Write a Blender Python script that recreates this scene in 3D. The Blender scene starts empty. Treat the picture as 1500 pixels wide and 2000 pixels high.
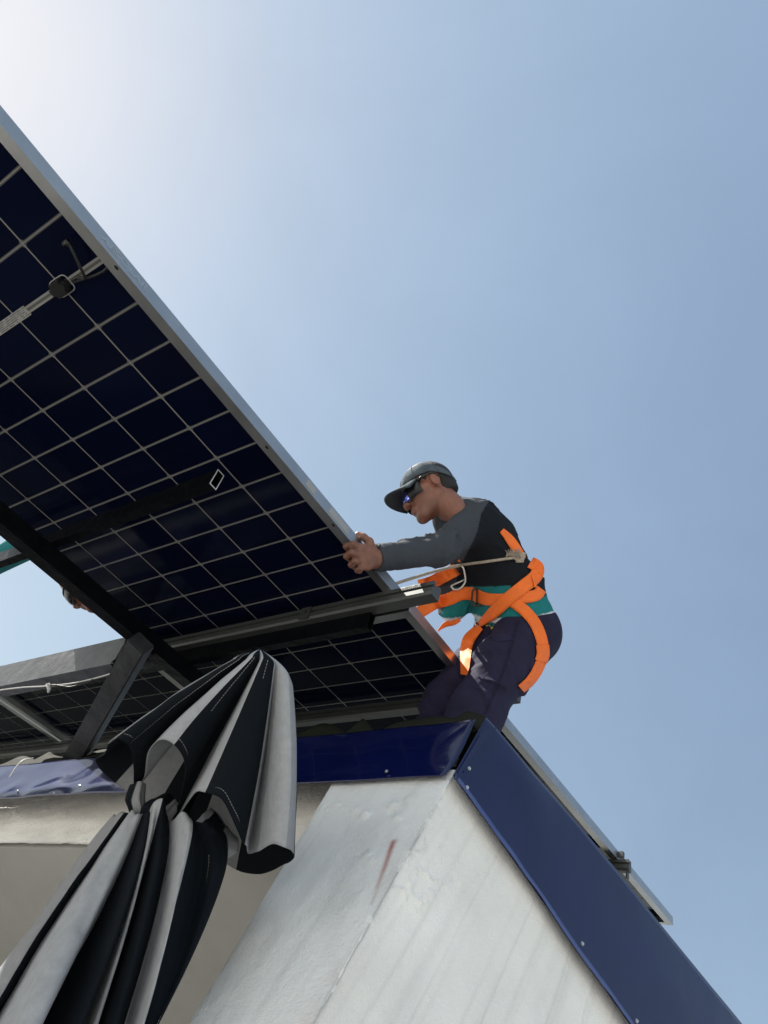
import bpy, bmesh, math, random
import numpy as np
from mathutils import Vector, Matrix
random.seed(5); RNG = np.random.default_rng(7)
scene = bpy.context.scene
COL = scene.collection

# ---------------------------------------------------------------- camera
F = 1424.4                                   # focal length in photo pixels (1500 x 2000 frame)
W = np.array([[0.81610296, -0.23602421, -0.52751163],
              [0.37629428, 0.90980684, 0.17508322],
              [0.43860981, -0.34138555, 0.83131062]])   # camera axes (right, down, forward) -> world
camd = bpy.data.cameras.new('camera'); cam = bpy.data.objects.new('camera', camd); COL.objects.link(cam)
M = Matrix.Identity(4)
for r in range(3):
    M[r][0] = W[r, 0]; M[r][1] = -W[r, 1]; M[r][2] = -W[r, 2]
cam.matrix_world = M
camd.sensor_fit = 'VERTICAL'; camd.sensor_height = 36; camd.lens = 36 * F / 2000
camd.clip_start = 0.02; camd.clip_end = 3000
scene.camera = cam

# ---------------------------------------------------------------- sky, sun, exposure
SUN = np.array([-0.6387, -0.4891, 0.5940])
elev = math.asin(SUN[2]); 
world = bpy.data.worlds.new('World'); scene.world = world; world.use_nodes = True
wn = world.node_tree.nodes; wl = world.node_tree.links
sky = wn.new('ShaderNodeTexSky'); sky.sky_type = 'NISHITA'; sky.sun_disc = False
sky.sun_elevation = elev
sky.sun_rotation = math.atan2(SUN[0], SUN[1])
sky.altitude = 0; sky.air_density = 1.0; sky.dust_density = 0.17; sky.ozone_density = 1.0
bg = wn['Background']; bg.inputs['Strength'].default_value = 0.15
def vmath(op, a, b):                          # a thin high veil evens the clear sky out: c -> 1.5 c / (1 + c)
    n = wn.new('ShaderNodeVectorMath'); n.operation = op
    for k, q in enumerate((a, b)):
        if isinstance(q, tuple): n.inputs[k].default_value = q
        else: wl.new(q, n.inputs[k])
    return n.outputs['Vector']
EXPO = 1.6; K = .10 * 2 ** EXPO
c_ = vmath('MULTIPLY', sky.outputs['Color'], (K, K, K)); d_ = vmath('ADD', c_, (1.0, 1.0, 1.0)); q_ = vmath('MULTIPLY', vmath('DIVIDE', c_, d_), (1.055, 1.005, .955))
S_ = 1.45 / (.15 * 2 ** EXPO); tcw = wn.new('ShaderNodeTexCoord'); nz_ = wn.new('ShaderNodeTexNoise'); nz_.inputs['Scale'].default_value = 2.6; nz_.inputs['Detail'].default_value = 7; nz_.inputs['Roughness'].default_value = .6; nz_.inputs['Distortion'].default_value = .8
wl.new(tcw.outputs['Generated'], nz_.inputs['Vector']); mr_ = wn.new('ShaderNodeMapRange'); mr_.inputs['From Min'].default_value = .3; mr_.inputs['From Max'].default_value = .75; mr_.inputs['To Min'].default_value = S_ * .97; mr_.inputs['To Max'].default_value = S_ * 1.06
wl.new(nz_.outputs['Fac'], mr_.inputs['Value']); wl.new(vmath('MULTIPLY', q_, mr_.outputs['Result']), bg.inputs['Color'])
sund = bpy.data.lights.new('sun', 'SUN'); sund.energy = 3.8; sund.angle = math.radians(0.6); sund.color = (1, .95, .87)
sun = bpy.data.objects.new('sun', sund); COL.objects.link(sun)
sun.rotation_euler = Vector(SUN).to_track_quat('Z', 'Y').to_euler()
vs = scene.view_settings; vs.view_transform = 'Standard'; vs.look = 'None'; vs.gamma = 1; vs.exposure = EXPO
scene.cycles.max_bounces = 10; scene.cycles.diffuse_bounces = 5

# ---------------------------------------------------------------- geometry helpers
def ray(px, py): return W @ np.array([(px - 750) / F, (py - 1000) / F, 1.0])
def at(px, py, d): return ray(px, py) * d
def plane(px, py, p0, n):
    r = ray(px, py); return r * (np.dot(p0, n) / np.dot(r, n))
CT, ST = 0.904091173, 0.42733962             # panel tilt 25.3 degrees
D2 = np.array([0, CT, ST]); NUP = np.array([0, -ST, CT]); P00 = np.array([-1.146, -.445, 1.213])
def slope(x, v, off=0.0):                    # point on the rack: x sideways, v up the slope, off normal to it
    return np.array([x, 0, 0]) + np.array([0, P00[1], P00[2]]) + D2 * v + NUP * off

def empty(name, loc=(0, 0, 0), rot=None):
    o = bpy.data.objects.new(name, None); o.location = loc; o.empty_display_size = .1
    if rot: o.rotation_euler = rot
    COL.objects.link(o); return o
def tag(o, label=None, cat=None, group=None, kind=None):
    if label: o['label'] = label
    if cat: o['category'] = cat
    if group: o['group'] = group
    if kind: o['kind'] = kind
    return o
def mesh_obj(name, verts, faces, mat=None, parent=None, smooth=False, loc=None):
    me = bpy.data.meshes.new(name)
    me.from_pydata([tuple(map(float, v)) for v in verts], [], [tuple(map(int, f)) for f in faces]); me.update()
    if smooth: me.polygons.foreach_set('use_smooth', [True] * len(me.polygons))
    return link_mesh(name, me, mat, parent)
def link_mesh(name, me, mat=None, parent=None):
    o = bpy.data.objects.new(name, me); COL.objects.link(o)
    if mat is not None and not me.materials: me.materials.append(mat)
    if parent is not None: o.parent = parent      # parents are made with their parts in mind: keep world placement below
    return o
def wparent(o, p):                               # parent but keep the world position
    bpy.context.view_layer.update()
    o.parent = p; o.matrix_parent_inverse = p.matrix_world.inverted()
    return o
class MB:
    def __init__(s): s.v = []; s.f = []
    def add(s, v, f):
        b = len(s.v); s.v += [tuple(map(float, q)) for q in v]; s.f += [tuple(i + b for i in q) for q in f]
    def box(s, c, ax, ay, az, hx, hy, hz):
        c = np.asarray(c, float); ax, ay, az = (np.asarray(a, float) for a in (ax, ay, az))
        v = [c + ax * hx * i + ay * hy * j + az * hz * k for k in (-1, 1) for j in (-1, 1) for i in (-1, 1)]
        s.add(v, [(0, 2, 3, 1), (4, 5, 7, 6), (0, 1, 5, 4), (2, 6, 7, 3), (0, 4, 6, 2), (1, 3, 7, 5)])
    def tube(s, pts, r, n=8, cap=True):
        pts = [np.asarray(p, float) for p in pts]; m = len(pts)
        rr = r if hasattr(r, '__len__') else [r] * m
        t0 = pts[1] - pts[0]; up = np.array([0, 0, 1.]) if abs(t0[2]) < .9 * np.linalg.norm(t0) else np.array([1., 0, 0])
        v = []
        for i, p in enumerate(pts):
            t = pts[min(i + 1, m - 1)] - pts[max(i - 1, 0)]; t = t / (np.linalg.norm(t) + 1e-12)
            a = np.cross(t, up); a /= np.linalg.norm(a) + 1e-12; b = np.cross(a, t); up = b
            for k in range(n):
                th = 2 * math.pi * k / n; v.append(p + (a * math.cos(th) + b * math.sin(th)) * rr[i])
        f = [(i * n + k, i * n + (k + 1) % n, (i + 1) * n + (k + 1) % n, (i + 1) * n + k) for i in range(m - 1) for k in range(n)]
        if cap: f += [tuple(range(n))[::-1], tuple((m - 1) * n + k for k in range(n))]
        s.add(v, f)
    def build(s, name, mat, parent=None, smooth=False, bevel=0.0):
        o = mesh_obj(name, s.v, s.f, mat, None, smooth)
        bm = bmesh.new(); bm.from_mesh(o.data); bmesh.ops.recalc_face_normals(bm, faces=bm.faces)
        if bevel: bmesh.ops.bevel(bm, geom=bm.edges[:], offset=bevel, segments=2, affect='EDGES', clamp_overlap=True)
        bm.to_mesh(o.data); bm.free()
        if bevel: o.data.polygons.foreach_set('use_smooth', [False] * len(o.data.polygons))
        if parent is not None: wparent(o, parent)
        return o
def catmull(pts, n, closed=False):
    P = np.asarray(pts, float); m = len(P); out = []
    segs = m if closed else m - 1
    for i in range(segs):
        if closed: p0, p1, p2, p3 = P[i - 1], P[i], P[(i + 1) % m], P[(i + 2) % m]
        else: p0, p1, p2, p3 = P[max(i - 1, 0)], P[i], P[i + 1], P[min(i + 2, m - 1)]
        for k in range(n):
            t = k / n
            out.append(.5 * ((2 * p1) + (-p0 + p2) * t + (2 * p0 - 5 * p1 + 4 * p2 - p3) * t * t + (-p0 + 3 * p1 - 3 * p2 + p3) * t ** 3))
    if not closed: out.append(P[-1])
    return np.array(out)
_L = RNG.random((32, 32, 32)).astype(np.float32)
def vnoise(p):
    p = np.asarray(p, np.float32); i = np.floor(p).astype(int); f = p - i; f = f * f * (3 - 2 * f); i &= 31; j = (i + 1) & 31
    x0, y0, z0 = i[..., 0], i[..., 1], i[..., 2]; x1, y1, z1 = j[..., 0], j[..., 1], j[..., 2]; fx, fy, fz = f[..., 0], f[..., 1], f[..., 2]
    a = _L[x0, y0, z0] * (1 - fx) + _L[x1, y0, z0] * fx; b = _L[x0, y1, z0] * (1 - fx) + _L[x1, y1, z0] * fx
    c = _L[x0, y0, z1] * (1 - fx) + _L[x1, y0, z1] * fx; d = _L[x0, y1, z1] * (1 - fx) + _L[x1, y1, z1] * fx
    return (a * (1 - fy) + b * fy) * (1 - fz) + (c * (1 - fy) + d * fy) * fz - .5
def fbm(p, o=3): return sum(vnoise(np.asarray(p) * 2 ** k + 7.3 * k) / 2 ** k for k in range(o))
def set_col(me, cols, name='Col'):
    a = me.color_attributes.new(name, 'FLOAT_COLOR', 'POINT')
    c = np.ones((len(me.vertices), 4), np.float32); c[:, :3] = cols; a.data.foreach_set('color', c.ravel())

# ---------------------------------------------------------------- materials
def mat(name, base, rough=.6, metal=0.0, spec=.5, coat=0.0, bump=None, var=None, attr=None, sheen=0, coatr=.1):
    m = bpy.data.materials.new(name); m.use_nodes = True
    nt = m.node_tree; b = nt.nodes['Principled BSDF']; L = nt.links
    b.inputs['Base Color'].default_value = (*base, 1); b.inputs['Roughness'].default_value = rough
    b.inputs['Metallic'].default_value = metal; b.inputs['Specular IOR Level'].default_value = spec
    b.inputs['Coat Weight'].default_value = coat; b.inputs['Coat Roughness'].default_value = coatr
    b.inputs['Sheen Weight'].default_value = sheen
    tc = nt.nodes.new('ShaderNodeTexCoord')
    src = None
    if attr:
        at_ = nt.nodes.new('ShaderNodeAttribute'); at_.attribute_name = attr; src = at_.outputs['Color']
    if var:                                       # (scale, amount): mottled value variation
        n = nt.nodes.new('ShaderNodeTexNoise'); n.inputs['Scale'].default_value = var[0]; n.inputs['Detail'].default_value = 6; n.inputs['Roughness'].default_value = .65
        L.new(tc.outputs['Object'], n.inputs['Vector'])
        r = nt.nodes.new('ShaderNodeMapRange'); r.inputs['From Min'].default_value = .3; r.inputs['From Max'].default_value = .7
        r.inputs['To Min'].default_value = 1 - var[1]; r.inputs['To Max'].default_value = 1 + var[1]
        L.new(n.outputs['Fac'], r.inputs['Value'])
        mx = nt.nodes.new('ShaderNodeVectorMath'); mx.operation = 'SCALE'
        if src: L.new(src, mx.inputs[0])
        else: mx.inputs[0].default_value = base
        L.new(r.outputs['Result'], mx.inputs['Scale']); src = mx.outputs['Vector']
        rr = nt.nodes.new('ShaderNodeMapRange'); rr.inputs['To Min'].default_value = max(rough - .12, .02); rr.inputs['To Max'].default_value = min(rough + .12, 1)
        L.new(n.outputs['Fac'], rr.inputs['Value']); L.new(rr.outputs['Result'], b.inputs['Roughness'])
    if src: L.new(src, b.inputs['Base Color'])
    if bump:                                      # list of (scale, strength, distance)
        prev = None
        for sc, st, di in bump:
            n = nt.nodes.new('ShaderNodeTexNoise'); n.inputs['Scale'].default_value = sc; n.inputs['Detail'].default_value = 5
            L.new(tc.outputs['Object'], n.inputs['Vector'])
            bp = nt.nodes.new('ShaderNodeBump'); bp.inputs['Strength'].default_value = st; bp.inputs['Distance'].default_value = di
            L.new(n.outputs['Fac'], bp.inputs['Height'])
            if prev: L.new(prev.outputs['Normal'], bp.inputs['Normal'])
            prev = bp
        L.new(prev.outputs['Normal'], b.inputs['Normal'])
    return m
def weave(m, scale, strength):                    # fine cloth weave on top of a material's bump
    nt = m.node_tree; L = nt.links; b = nt.nodes['Principled BSDF']
    tc = nt.nodes.new('ShaderNodeTexCoord'); n = nt.nodes.new('ShaderNodeTexNoise'); n.inputs['Scale'].default_value = scale; n.inputs['Detail'].default_value = 2
    L.new(tc.outputs['Object'], n.inputs['Vector']); bp = nt.nodes.new('ShaderNodeBump'); bp.inputs['Strength'].default_value = strength; bp.inputs['Distance'].default_value = .0015
    L.new(n.outputs['Fac'], bp.inputs['Height'])
    old = b.inputs['Normal'].links
    if old: L.new(old[0].from_socket, bp.inputs['Normal'])
    L.new(bp.outputs['Normal'], b.inputs['Normal']); return m

M_ground = mat('concrete yard', (.38, .37, .345), .85, var=(.6, .25), bump=[(8, .4, .01)])
M_wall = mat('white masonry paint', (.72, .73, .71), .75, attr='Col', bump=[(330, .6, .004), (130, .4, .004), (28, .25, .010)])
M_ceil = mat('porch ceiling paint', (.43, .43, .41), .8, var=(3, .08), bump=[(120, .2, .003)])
M_blue = mat('blue coated sheet metal', (.003, .0060, .052), .15, spec=.35, coat=.30, coatr=.03, var=(5, .18), bump=[(3.2, .22, .03), (9, .06, .01)])
M_bluelip = mat('blue sheet metal edge', (.030, .05, .20), .3, coat=.5, bump=[(30, .3, .01)])
M_olive = mat('dark underside of roof sheet', (.020, .022, .016), .75, spec=.05, bump=[(15, .4, .01)])
M_alu = mat('anodised aluminium', (.42, .43, .44), .36, metal=.95, var=(9, .06), bump=[(240, .04, .001)])
M_rail = mat('mill aluminium rail', (.085, .09, .088), .48, metal=.6, var=(12, .10), bump=[(90, .06, .002)])
M_black = mat('black painted steel', (.0030, .0036, .0050), .38, spec=.06, var=(18, .3), bump=[(45, .35, .006), (12, .2, .01)])
M_beam = mat('sun-worn black paint', (.060, .064, .070), .40, spec=.5, var=(14, .5), bump=[(30, .5, .006), (70, .3, .002)])  # cross beam's sunlit brightness put into a paler base colour, over worn paint
M_brace = mat('scuffed black paint', (.028, .030, .034), .45, spec=.35, var=(16, .6), bump=[(40, .5, .005)])
M_rim = mat('bare cut steel', (.75, .75, .75), .4, metal=.6)
M_plastic = mat('black plastic', (.006, .006, .007), .35, bump=[(60, .1, .002)])
M_cable = mat('black cable jacket', (.006, .006, .007), .45)
M_white = mat('pale cable jacket', (.55, .56, .55), .5)
M_screw = mat('zinc screw', (.6, .6, .6), .35, metal=.9)
M_label = mat('paper label', (.30, .30, .29), .6)
M_ink = mat('printed ink', (.05, .05, .06), .6)
M_engr = mat('etched lettering', (.46, .475, .50), .45, metal=.8)
M_skin = mat('skin', (.27, .125, .075), .48, attr='Col', var=(30, .08), bump=[(260, .12, .001)])
M_skin.node_tree.nodes['Principled BSDF'].inputs['Subsurface Weight'].default_value = .08
M_skin.node_tree.nodes['Principled BSDF'].inputs['Subsurface Radius'].default_value = (.012, .005, .003)
M_hair = mat('short black hair', (.012, .010, .009), .6, bump=[(500, .9, .004)])
M_shirt = weave(mat('sports shirt knit', (.1, .1, .1), .85, spec=.2, attr='Col', var=(40, .08), bump=[(26, .6, .012), (60, .3, .004)]), 700, .3)
M_trouser = weave(mat('navy work trousers', (.019, .0175, .043), .85, spec=.2, var=(16, .25), bump=[(14, .6, .014), (40, .35, .004)]), 600, .25)
M_cap = weave(mat('faded blue grey cotton', (.080, .100, .118), .95, spec=.1, var=(38, .35), bump=[(28, .5, .008), (90, .4, .004)]), 900, .5)
M_capunder = weave(mat('dark cap lining', (.03, .036, .042), .9, var=(30, .15)), 900, .3)
M_strap = weave(mat('orange webbing', (.86, .16, .012), .62, var=(30, .10), bump=[(25, .15, .004)]), 500, .5)
M_buckle = mat('dark forged buckle', (.06, .055, .05), .4, metal=.8)
M_ring = mat('zinc ring', (.6, .6, .58), .3, metal=.95)
M_rope = mat('frayed cotton rope', (.42, .36, .29), .9, bump=[(300, .8, .004)], var=(90, .25))
M_canopy = weave(mat('striped canvas', (.1, .1, .1), .9, spec=.15, attr='Col', var=(55, .10), bump=[(16, .45, .012), (45, .25, .004)]), 900, .4)
M_thread = mat('white stitching thread', (.30, .30, .30), .8)
M_lens = mat('blue mirror lens', (.16, .20, .66), .10, metal=.9)
M_frame = mat('black glasses frame', (.008, .008, .01), .25)
M_teal = weave(mat('teal knit', (.01, .16, .17), .85, bump=[(22, .35, .012)]), 700, .25)
# solar cells: glass over dark silicon, with fine vertical fingers
M_cell = mat('solar cell under glass', (.0018, .0034, .015), .09, spec=.10)
M_cell.node_tree.nodes['Principled BSDF'].inputs['Specular Tint'].default_value = (.62, .74, 1, 1)
def cell_lines():
    nt = M_cell.node_tree; L = nt.links; b = nt.nodes['Principled BSDF']
    tc = nt.nodes.new('ShaderNodeTexCoord'); oi = nt.nodes.new('ShaderNodeObjectInfo')
    wv = nt.nodes.new('ShaderNodeTexWave'); wv.wave_type = 'BANDS'; wv.bands_direction = 'X'; wv.inputs['Scale'].default_value = 32; wv.inputs['Distortion'].default_value = .0
    L.new(tc.outputs['Object'], wv.inputs['Vector'])
    rp = nt.nodes.new('ShaderNodeMapRange'); rp.inputs['From Min'].default_value = .9; rp.inputs['To Max'].default_value = .0025
    L.new(wv.outputs['Fac'], rp.inputs['Value'])
    hs = nt.nodes.new('ShaderNodeMapRange'); hs.inputs['To Min'].default_value = .85; hs.inputs['To Max'].default_value = 1.15
    L.new(oi.outputs['Random'], hs.inputs['Value'])
    sc = nt.nodes.new('ShaderNodeVectorMath'); sc.operation = 'SCALE'; sc.inputs[0].default_value = (.0018, .0034, .015); L.new(hs.outputs['Result'], sc.inputs['Scale'])
    ad = nt.nodes.new('ShaderNodeVectorMath'); ad.operation = 'ADD'; L.new(sc.outputs['Vector'], ad.inputs[0]); L.new(rp.outputs['Result'], ad.inputs[1])
    L.new(ad.outputs['Vector'], b.inputs['Base Color'])
    n = nt.nodes.new('ShaderNodeTexNoise'); n.inputs['Scale'].default_value = 5; n.inputs['Detail'].default_value = 3
    L.new(tc.outputs['Object'], n.inputs['Vector']); r2 = nt.nodes.new('ShaderNodeMapRange'); r2.inputs['To Min'].default_value = .05; r2.inputs['To Max'].default_value = .16
    L.new(n.outputs['Fac'], r2.inputs['Value']); L.new(r2.outputs['Result'], b.inputs['Roughness'])
cell_lines()
def translucent(name, base, amount):
    m = bpy.data.materials.new(name); m.use_nodes = True; nt = m.node_tree; b = nt.nodes['Principled BSDF']
    b.inputs['Base Color'].default_value = (*base, 1); b.inputs['Roughness'].default_value = .25
    t = nt.nodes.new('ShaderNodeBsdfTranslucent'); t.inputs['Color'].default_value = (*base, 1)
    mx = nt.nodes.new('ShaderNodeMixShader'); mx.inputs[0].default_value = amount
    nt.links.new(b.outputs[0], mx.inputs[1]); nt.links.new(t.outputs[0], mx.inputs[2]); nt.links.new(mx.outputs[0], nt.nodes['Material Output'].inputs['Surface'])
    return m
M_back = translucent('ceramic grid on glass', (.145, .145, .142), .09)
M_ribbon = translucent('clear gap line', (.33, .325, .31), .18)

# ---------------------------------------------------------------- the setting
GZ = -1.52
g = mesh_obj('ground', [(-400, -400, GZ), (400, -400, GZ), (400, 400, GZ), (-400, 400, GZ)], [(0, 1, 2, 3)], M_ground)
tag(g, kind='structure')

added_floor = MB(); added_floor.box((-4.1, 2.55, GZ + .05), (1, 0, 0), (0, 1, 0), (0, 0, 1), 3.26, 2.45, .05)  # unseen dark floor, added to darken what the panels and frames reflect
M_added_floor = mat('dark floor for reflections', (.040, .039, .038), .6, spec=.2, var=(1.1, .9))
tag(added_floor.build('added_dark_floor', M_added_floor), kind='structure')
# porch corner of the house -------------------------------------------------
YW = .82
CX, CYc = -.816, .82
D3 = np.array([.25809, .96612, 0]); N3 = np.array([D3[1], -D3[0], 0])
house = tag(empty('house', (CX, CYc, GZ)), 'white painted house corner with porch ceiling and glossy blue metal roof edging', 'house')
WBASE = np.array([.865, .858, .835])
def grid_wall(name, P, nrm, colfn, dispfn):
    nu, nv = P.shape[:2]; V = P.reshape(-1, 3)
    V2 = V + nrm * dispfn(V)[:, None]
    idx = np.arange(nu * nv).reshape(nu, nv)
    Fc = np.stack([idx[:-1, :-1], idx[1:, :-1], idx[1:, 1:], idx[:-1, 1:]], -1).reshape(-1, 4)
    o = mesh_obj(name, V2, Fc, M_wall, None, True); set_col(o.data, colfn(V)); wparent(o, house); return o
def rows(z_hi, z_mid, z_lo, step): return np.concatenate([np.arange(z_hi, z_mid, -step), np.linspace(z_mid, z_lo, 12)])
ZS = rows(1.16, .36, GZ, .004)
# pillar: the face toward the camera, its left edge leaning in slightly as it goes down
US = np.linspace(0, 1, 96)
xl = -1.132 + (1.134 - ZS) * .1446
xl = np.where(ZS < .36, -1.132 + (1.134 - .36) * .1446, xl)
XX = xl[:, None] * (1 - US) + CX * US
PF = np.stack([XX, np.full_like(XX, YW), np.repeat(ZS[:, None], len(US), 1)], -1)[:, ::-1]
BLIST = [(plane(px, py, (0, YW, 0), (0, 1, 0)), r, h) for px, py, r, h in
         ((694, 1582, 6, .006), (714, 1592, 9, .009), (660, 1573, 5, .005), (671, 1578, 4, .004), (640, 1580, 3, .003), (768, 1574, 9, .006), (764, 1588, 8, -.004), (775, 1598, 8, .006), (718, 1672, 9, .004), (706, 1668, 7, -.004), (725, 1683, 8, .004), (797, 1560, 6, .003))]
ra, rb = plane(768, 1643, (0, YW, 0), (0, 1, 0)), plane(726, 1765, (0, YW, 0), (0, 1, 0))
def pillar_disp(V):
    d = fbm(V * np.array([14, 1, 9]), 3) * .004 + fbm(V * 70, 2) * .0004
    for c, r, h in BLIST:
        rr = r * 1.35 / 940.; q = ((V[:, 0] - c[0]) ** 2 + (V[:, 2] - c[2]) ** 2) / rr ** 2
        d = d + h * .95 * np.exp(-q * (1.2 + .8 * fbm(V * 160, 1)))
    crk = np.abs(V[:, 0] - CX)                                    # flaking arris
    d = d - .003 * np.exp(-crk / .006) * (.5 + 1.0 * np.clip(fbm(V * np.array([1, 1, 45]), 2) * 2, 0, 1))
    return d
def streak_mask(V, a, b, w):
    ab = b - a; t = np.clip(((V - a) @ ab) / (ab @ ab), 0, 1); c = a + t[:, None] * ab
    dd = np.linalg.norm((V - c)[:, [0, 2]], axis=1) if True else 0
    n = fbm(V * np.array([120, 1, 40]), 2)
    return np.exp(-(dd / (w * (1.25 - .5 * t))) ** 2) * np.clip(1.05 - t * .95 + n * .5, 0, 1) * (((V - a) @ ab) > -.002)
def pillar_col(V):
    c = np.tile(WBASE * np.array([.97, 1.0, 1.03]), (len(V), 1))
    n = fbm(V * np.array([9, 1, 5.5]) + 3, 4); c *= (1 - .12 * np.clip(n * 2.2 - .15, 0, 1))[:, None]
    st = fbm(V * np.array([70, 1, 2.5]), 3); c *= (1 - .08 * np.clip(st * 2, 0, 1))[:, None]
    e = np.clip(1 - (V[:, 0] - np.interp(V[:, 2], ZS[::-1], xl[::-1])) / .012, 0, 1); c *= (1 - .12 * e)[:, None]
    crk = np.exp(-np.abs(V[:, 0] - CX) / .004); c *= (1 - .45 * crk * (fbm(V * np.array([1, 1, 35]), 3) > -.02))[:, None]
    m = .95 * streak_mask(V, ra, rb, .0050)
    c = c * (1 - m[:, None]) + np.array([.36, .07, .05]) * m[:, None]
    m2 = np.exp(-((V[:, 0] - CX + .012) / .02) ** 2) * np.clip((1.0 - V[:, 2]) * 4, 0, 1) * np.clip(fbm(V * np.array([30, 1, 14]), 3) * 1.6 + .4, 0, 1)
    c = c * (1 - .3 * m2[:, None]) + np.array([.45, .30, .27]) * .3 * m2[:, None]
    return c
grid_wall('pillar_face', PF, np.array([0, -1., 0]), pillar_col, pillar_disp)
# long side wall running away from the corner
SS = np.concatenate([np.arange(0, 1.25, .004), np.linspace(1.25, 6, 20)])
C0 = np.array([CX, CYc, 0])
PR = C0 + SS[None, :, None] * D3 + ZS[:, None, None] * np.array([0, 0, 1.]); PR = PR[:, ::-1]
def wall_sz(V): return (V - C0) @ D3, V[:, 2]
def wall_disp(V):
    s, z = wall_sz(V); Q = np.stack([s, z, 0 * s], 1)
    d = fbm(Q * np.array([10, 7, 1]), 3) * .004 + fbm(Q * 70, 2) * .0005
    # peeling paint in a few cracked patches
    pk = np.clip(fbm(Q * 6 + 11, 2) * 3 - .35, 0, 1); cr = np.abs(fbm(Q * np.array([16, 22, 1]) + 5, 3))
    d += pk * .006 * np.exp(-(cr / .025) ** 2) - pk * .0015 * np.clip(fbm(Q * 30, 2) * 6, 0, 1)
    d -= .003 * np.exp(-s / .006)
    d -= .004 * ((s > .522 + (fbm(Q * 9, 2)) * .012) & (z > .98))        # newer plaster patch under the eave
    return d
def wall_col(V):
    s, z = wall_sz(V); Q = np.stack([s - (z - 1) * .075, z, 0 * s], 1)
    c = np.tile(WBASE * np.array([1.0, 1.0, .985]), (len(V), 1))
    st = fbm(Q * np.array([34, 1.2, 1]) + 2, 4); c *= (1 - .08 * np.clip(st * 2.3 - .2, 0, 1))[:, None]
    for s0, w_, a_ in ((.055, .004, .10), (.096, .003, .12), (.172, .003, .20), (.19, .006, .08), (.262, .005, .10), (.30, .0025, .17), (.345, .006, .08), (.43, .003, .16), (.452, .008, .07), (.60, .004, .14), (.66, .010, .08), (.74, .003, .16), (.9, .006, .12)):
        wob = .006 * fbm(np.stack([0 * s, z * 3, 0 * s + s0 * 40], 1), 2); ln = np.abs(Q[:, 0] - s0 - wob)
        c *= (1 - .85 * a_ * np.exp(-(ln / w_) ** 2) * np.clip(.55 + fbm(np.stack([Q[:, 0] * 9, z * 4, 0 * s + s0], 1), 2) * 1.2, 0, 1))[:, None]
    n = fbm(Q * 7 + 9, 4); c *= (1 - .07 * np.clip(n * 2, -1, 1))[:, None]
    top = np.clip(1 - (1.14 - z) / .05, 0, 1); c *= (1 - .16 * top * (.6 + fbm(Q * np.array([25, 3, 1]), 2)))[:, None]  # shade of the fascia painted along the top of the wall
    crk = np.exp(-s / .006); c *= (1 - .3 * crk * (fbm(Q * np.array([1, 30, 1]), 2) > 0))[:, None]
    m = np.exp(-(s / .07) ** 2) * np.clip(fbm(Q * np.array([20, 8, 1]), 3) + .3, 0, 1) * .5
    c = c * (1 - .35 * m[:, None]) + np.array([.5, .38, .34]) * .35 * m[:, None]
    return c
grid_wall('side_wall', PR, N3, wall_col, wall_disp)
# lintel beam over the porch opening, set back behind the roof edge, and the porch ceiling
YB = .90; ZB = 1.0206
us = np.concatenate([np.linspace(-7, -2.8, 8), np.arange(-2.78, -.9, .006)])
zz = np.arange(ZB, 1.318, .006)
PB = np.stack(np.broadcast_arrays(us[:, None], np.full((1, 1), YB), zz[None, :]), -1)
def band_disp(V):
    Q = V * np.array([1, 1, 1.0]); pk = np.clip(fbm(Q * np.array([4, 1, 6]) + 2, 2) * 3 + .2, 0, 1); cr = np.abs(fbm(Q * np.array([15, 1, 30]) + 5, 3))
    return fbm(Q * np.array([10, 1, 14]), 3) * .006 + fbm(Q * 60, 2) * .0004 + pk * .003 * np.exp(-(cr / .03) ** 2) + .006 * np.clip((ZB + .012 - V[:, 2]) / .012, 0, 1)
def band_col(V):
    c = np.tile(WBASE * np.array([1.02, 1.0, .96]), (len(V), 1)); return c * (1 - .07 * np.clip(fbm(V * np.array([8, 1, 20]), 4) * 2, -1, 1))[:, None]
grid_wall('lintel', PB, np.array([0, -1., 0]), band_col, band_disp)
mb = MB(); A = np.array
v = [A([-7, YB + .012, ZB]), A([CX - .15, YB + .012, ZB]), A([CX - .15 + 1.0, YB + 4, ZB]), A([-7, YB + 4, ZB])]
mb.add(v + [q + A([0, 0, .10]) for q in v], [(3, 2, 1, 0), (4, 5, 6, 7), (0, 1, 5, 4), (1, 2, 6, 5), (2, 3, 7, 6), (3, 0, 4, 7)])
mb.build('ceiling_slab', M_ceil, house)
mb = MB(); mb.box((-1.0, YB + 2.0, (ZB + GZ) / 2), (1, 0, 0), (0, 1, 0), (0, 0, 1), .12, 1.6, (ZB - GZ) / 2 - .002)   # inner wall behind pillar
mb.box((-3.5, YB + 3.7, (ZB + GZ) / 2), (1, 0, 0), (0, 1, 0), (0, 0, 1), 3.4, .1, (ZB - GZ) / 2 - .002); mb.box((-7.1, YB + 1.9, (ZB + GZ) / 2), (1, 0, 0), (0, 1, 0), (0, 0, 1), .1, 1.85, (ZB - GZ) / 2 - .003); mb.build('porch_back_wall', M_ceil, house)  # unseen back wall; left side wall added to keep the porch dark

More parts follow.
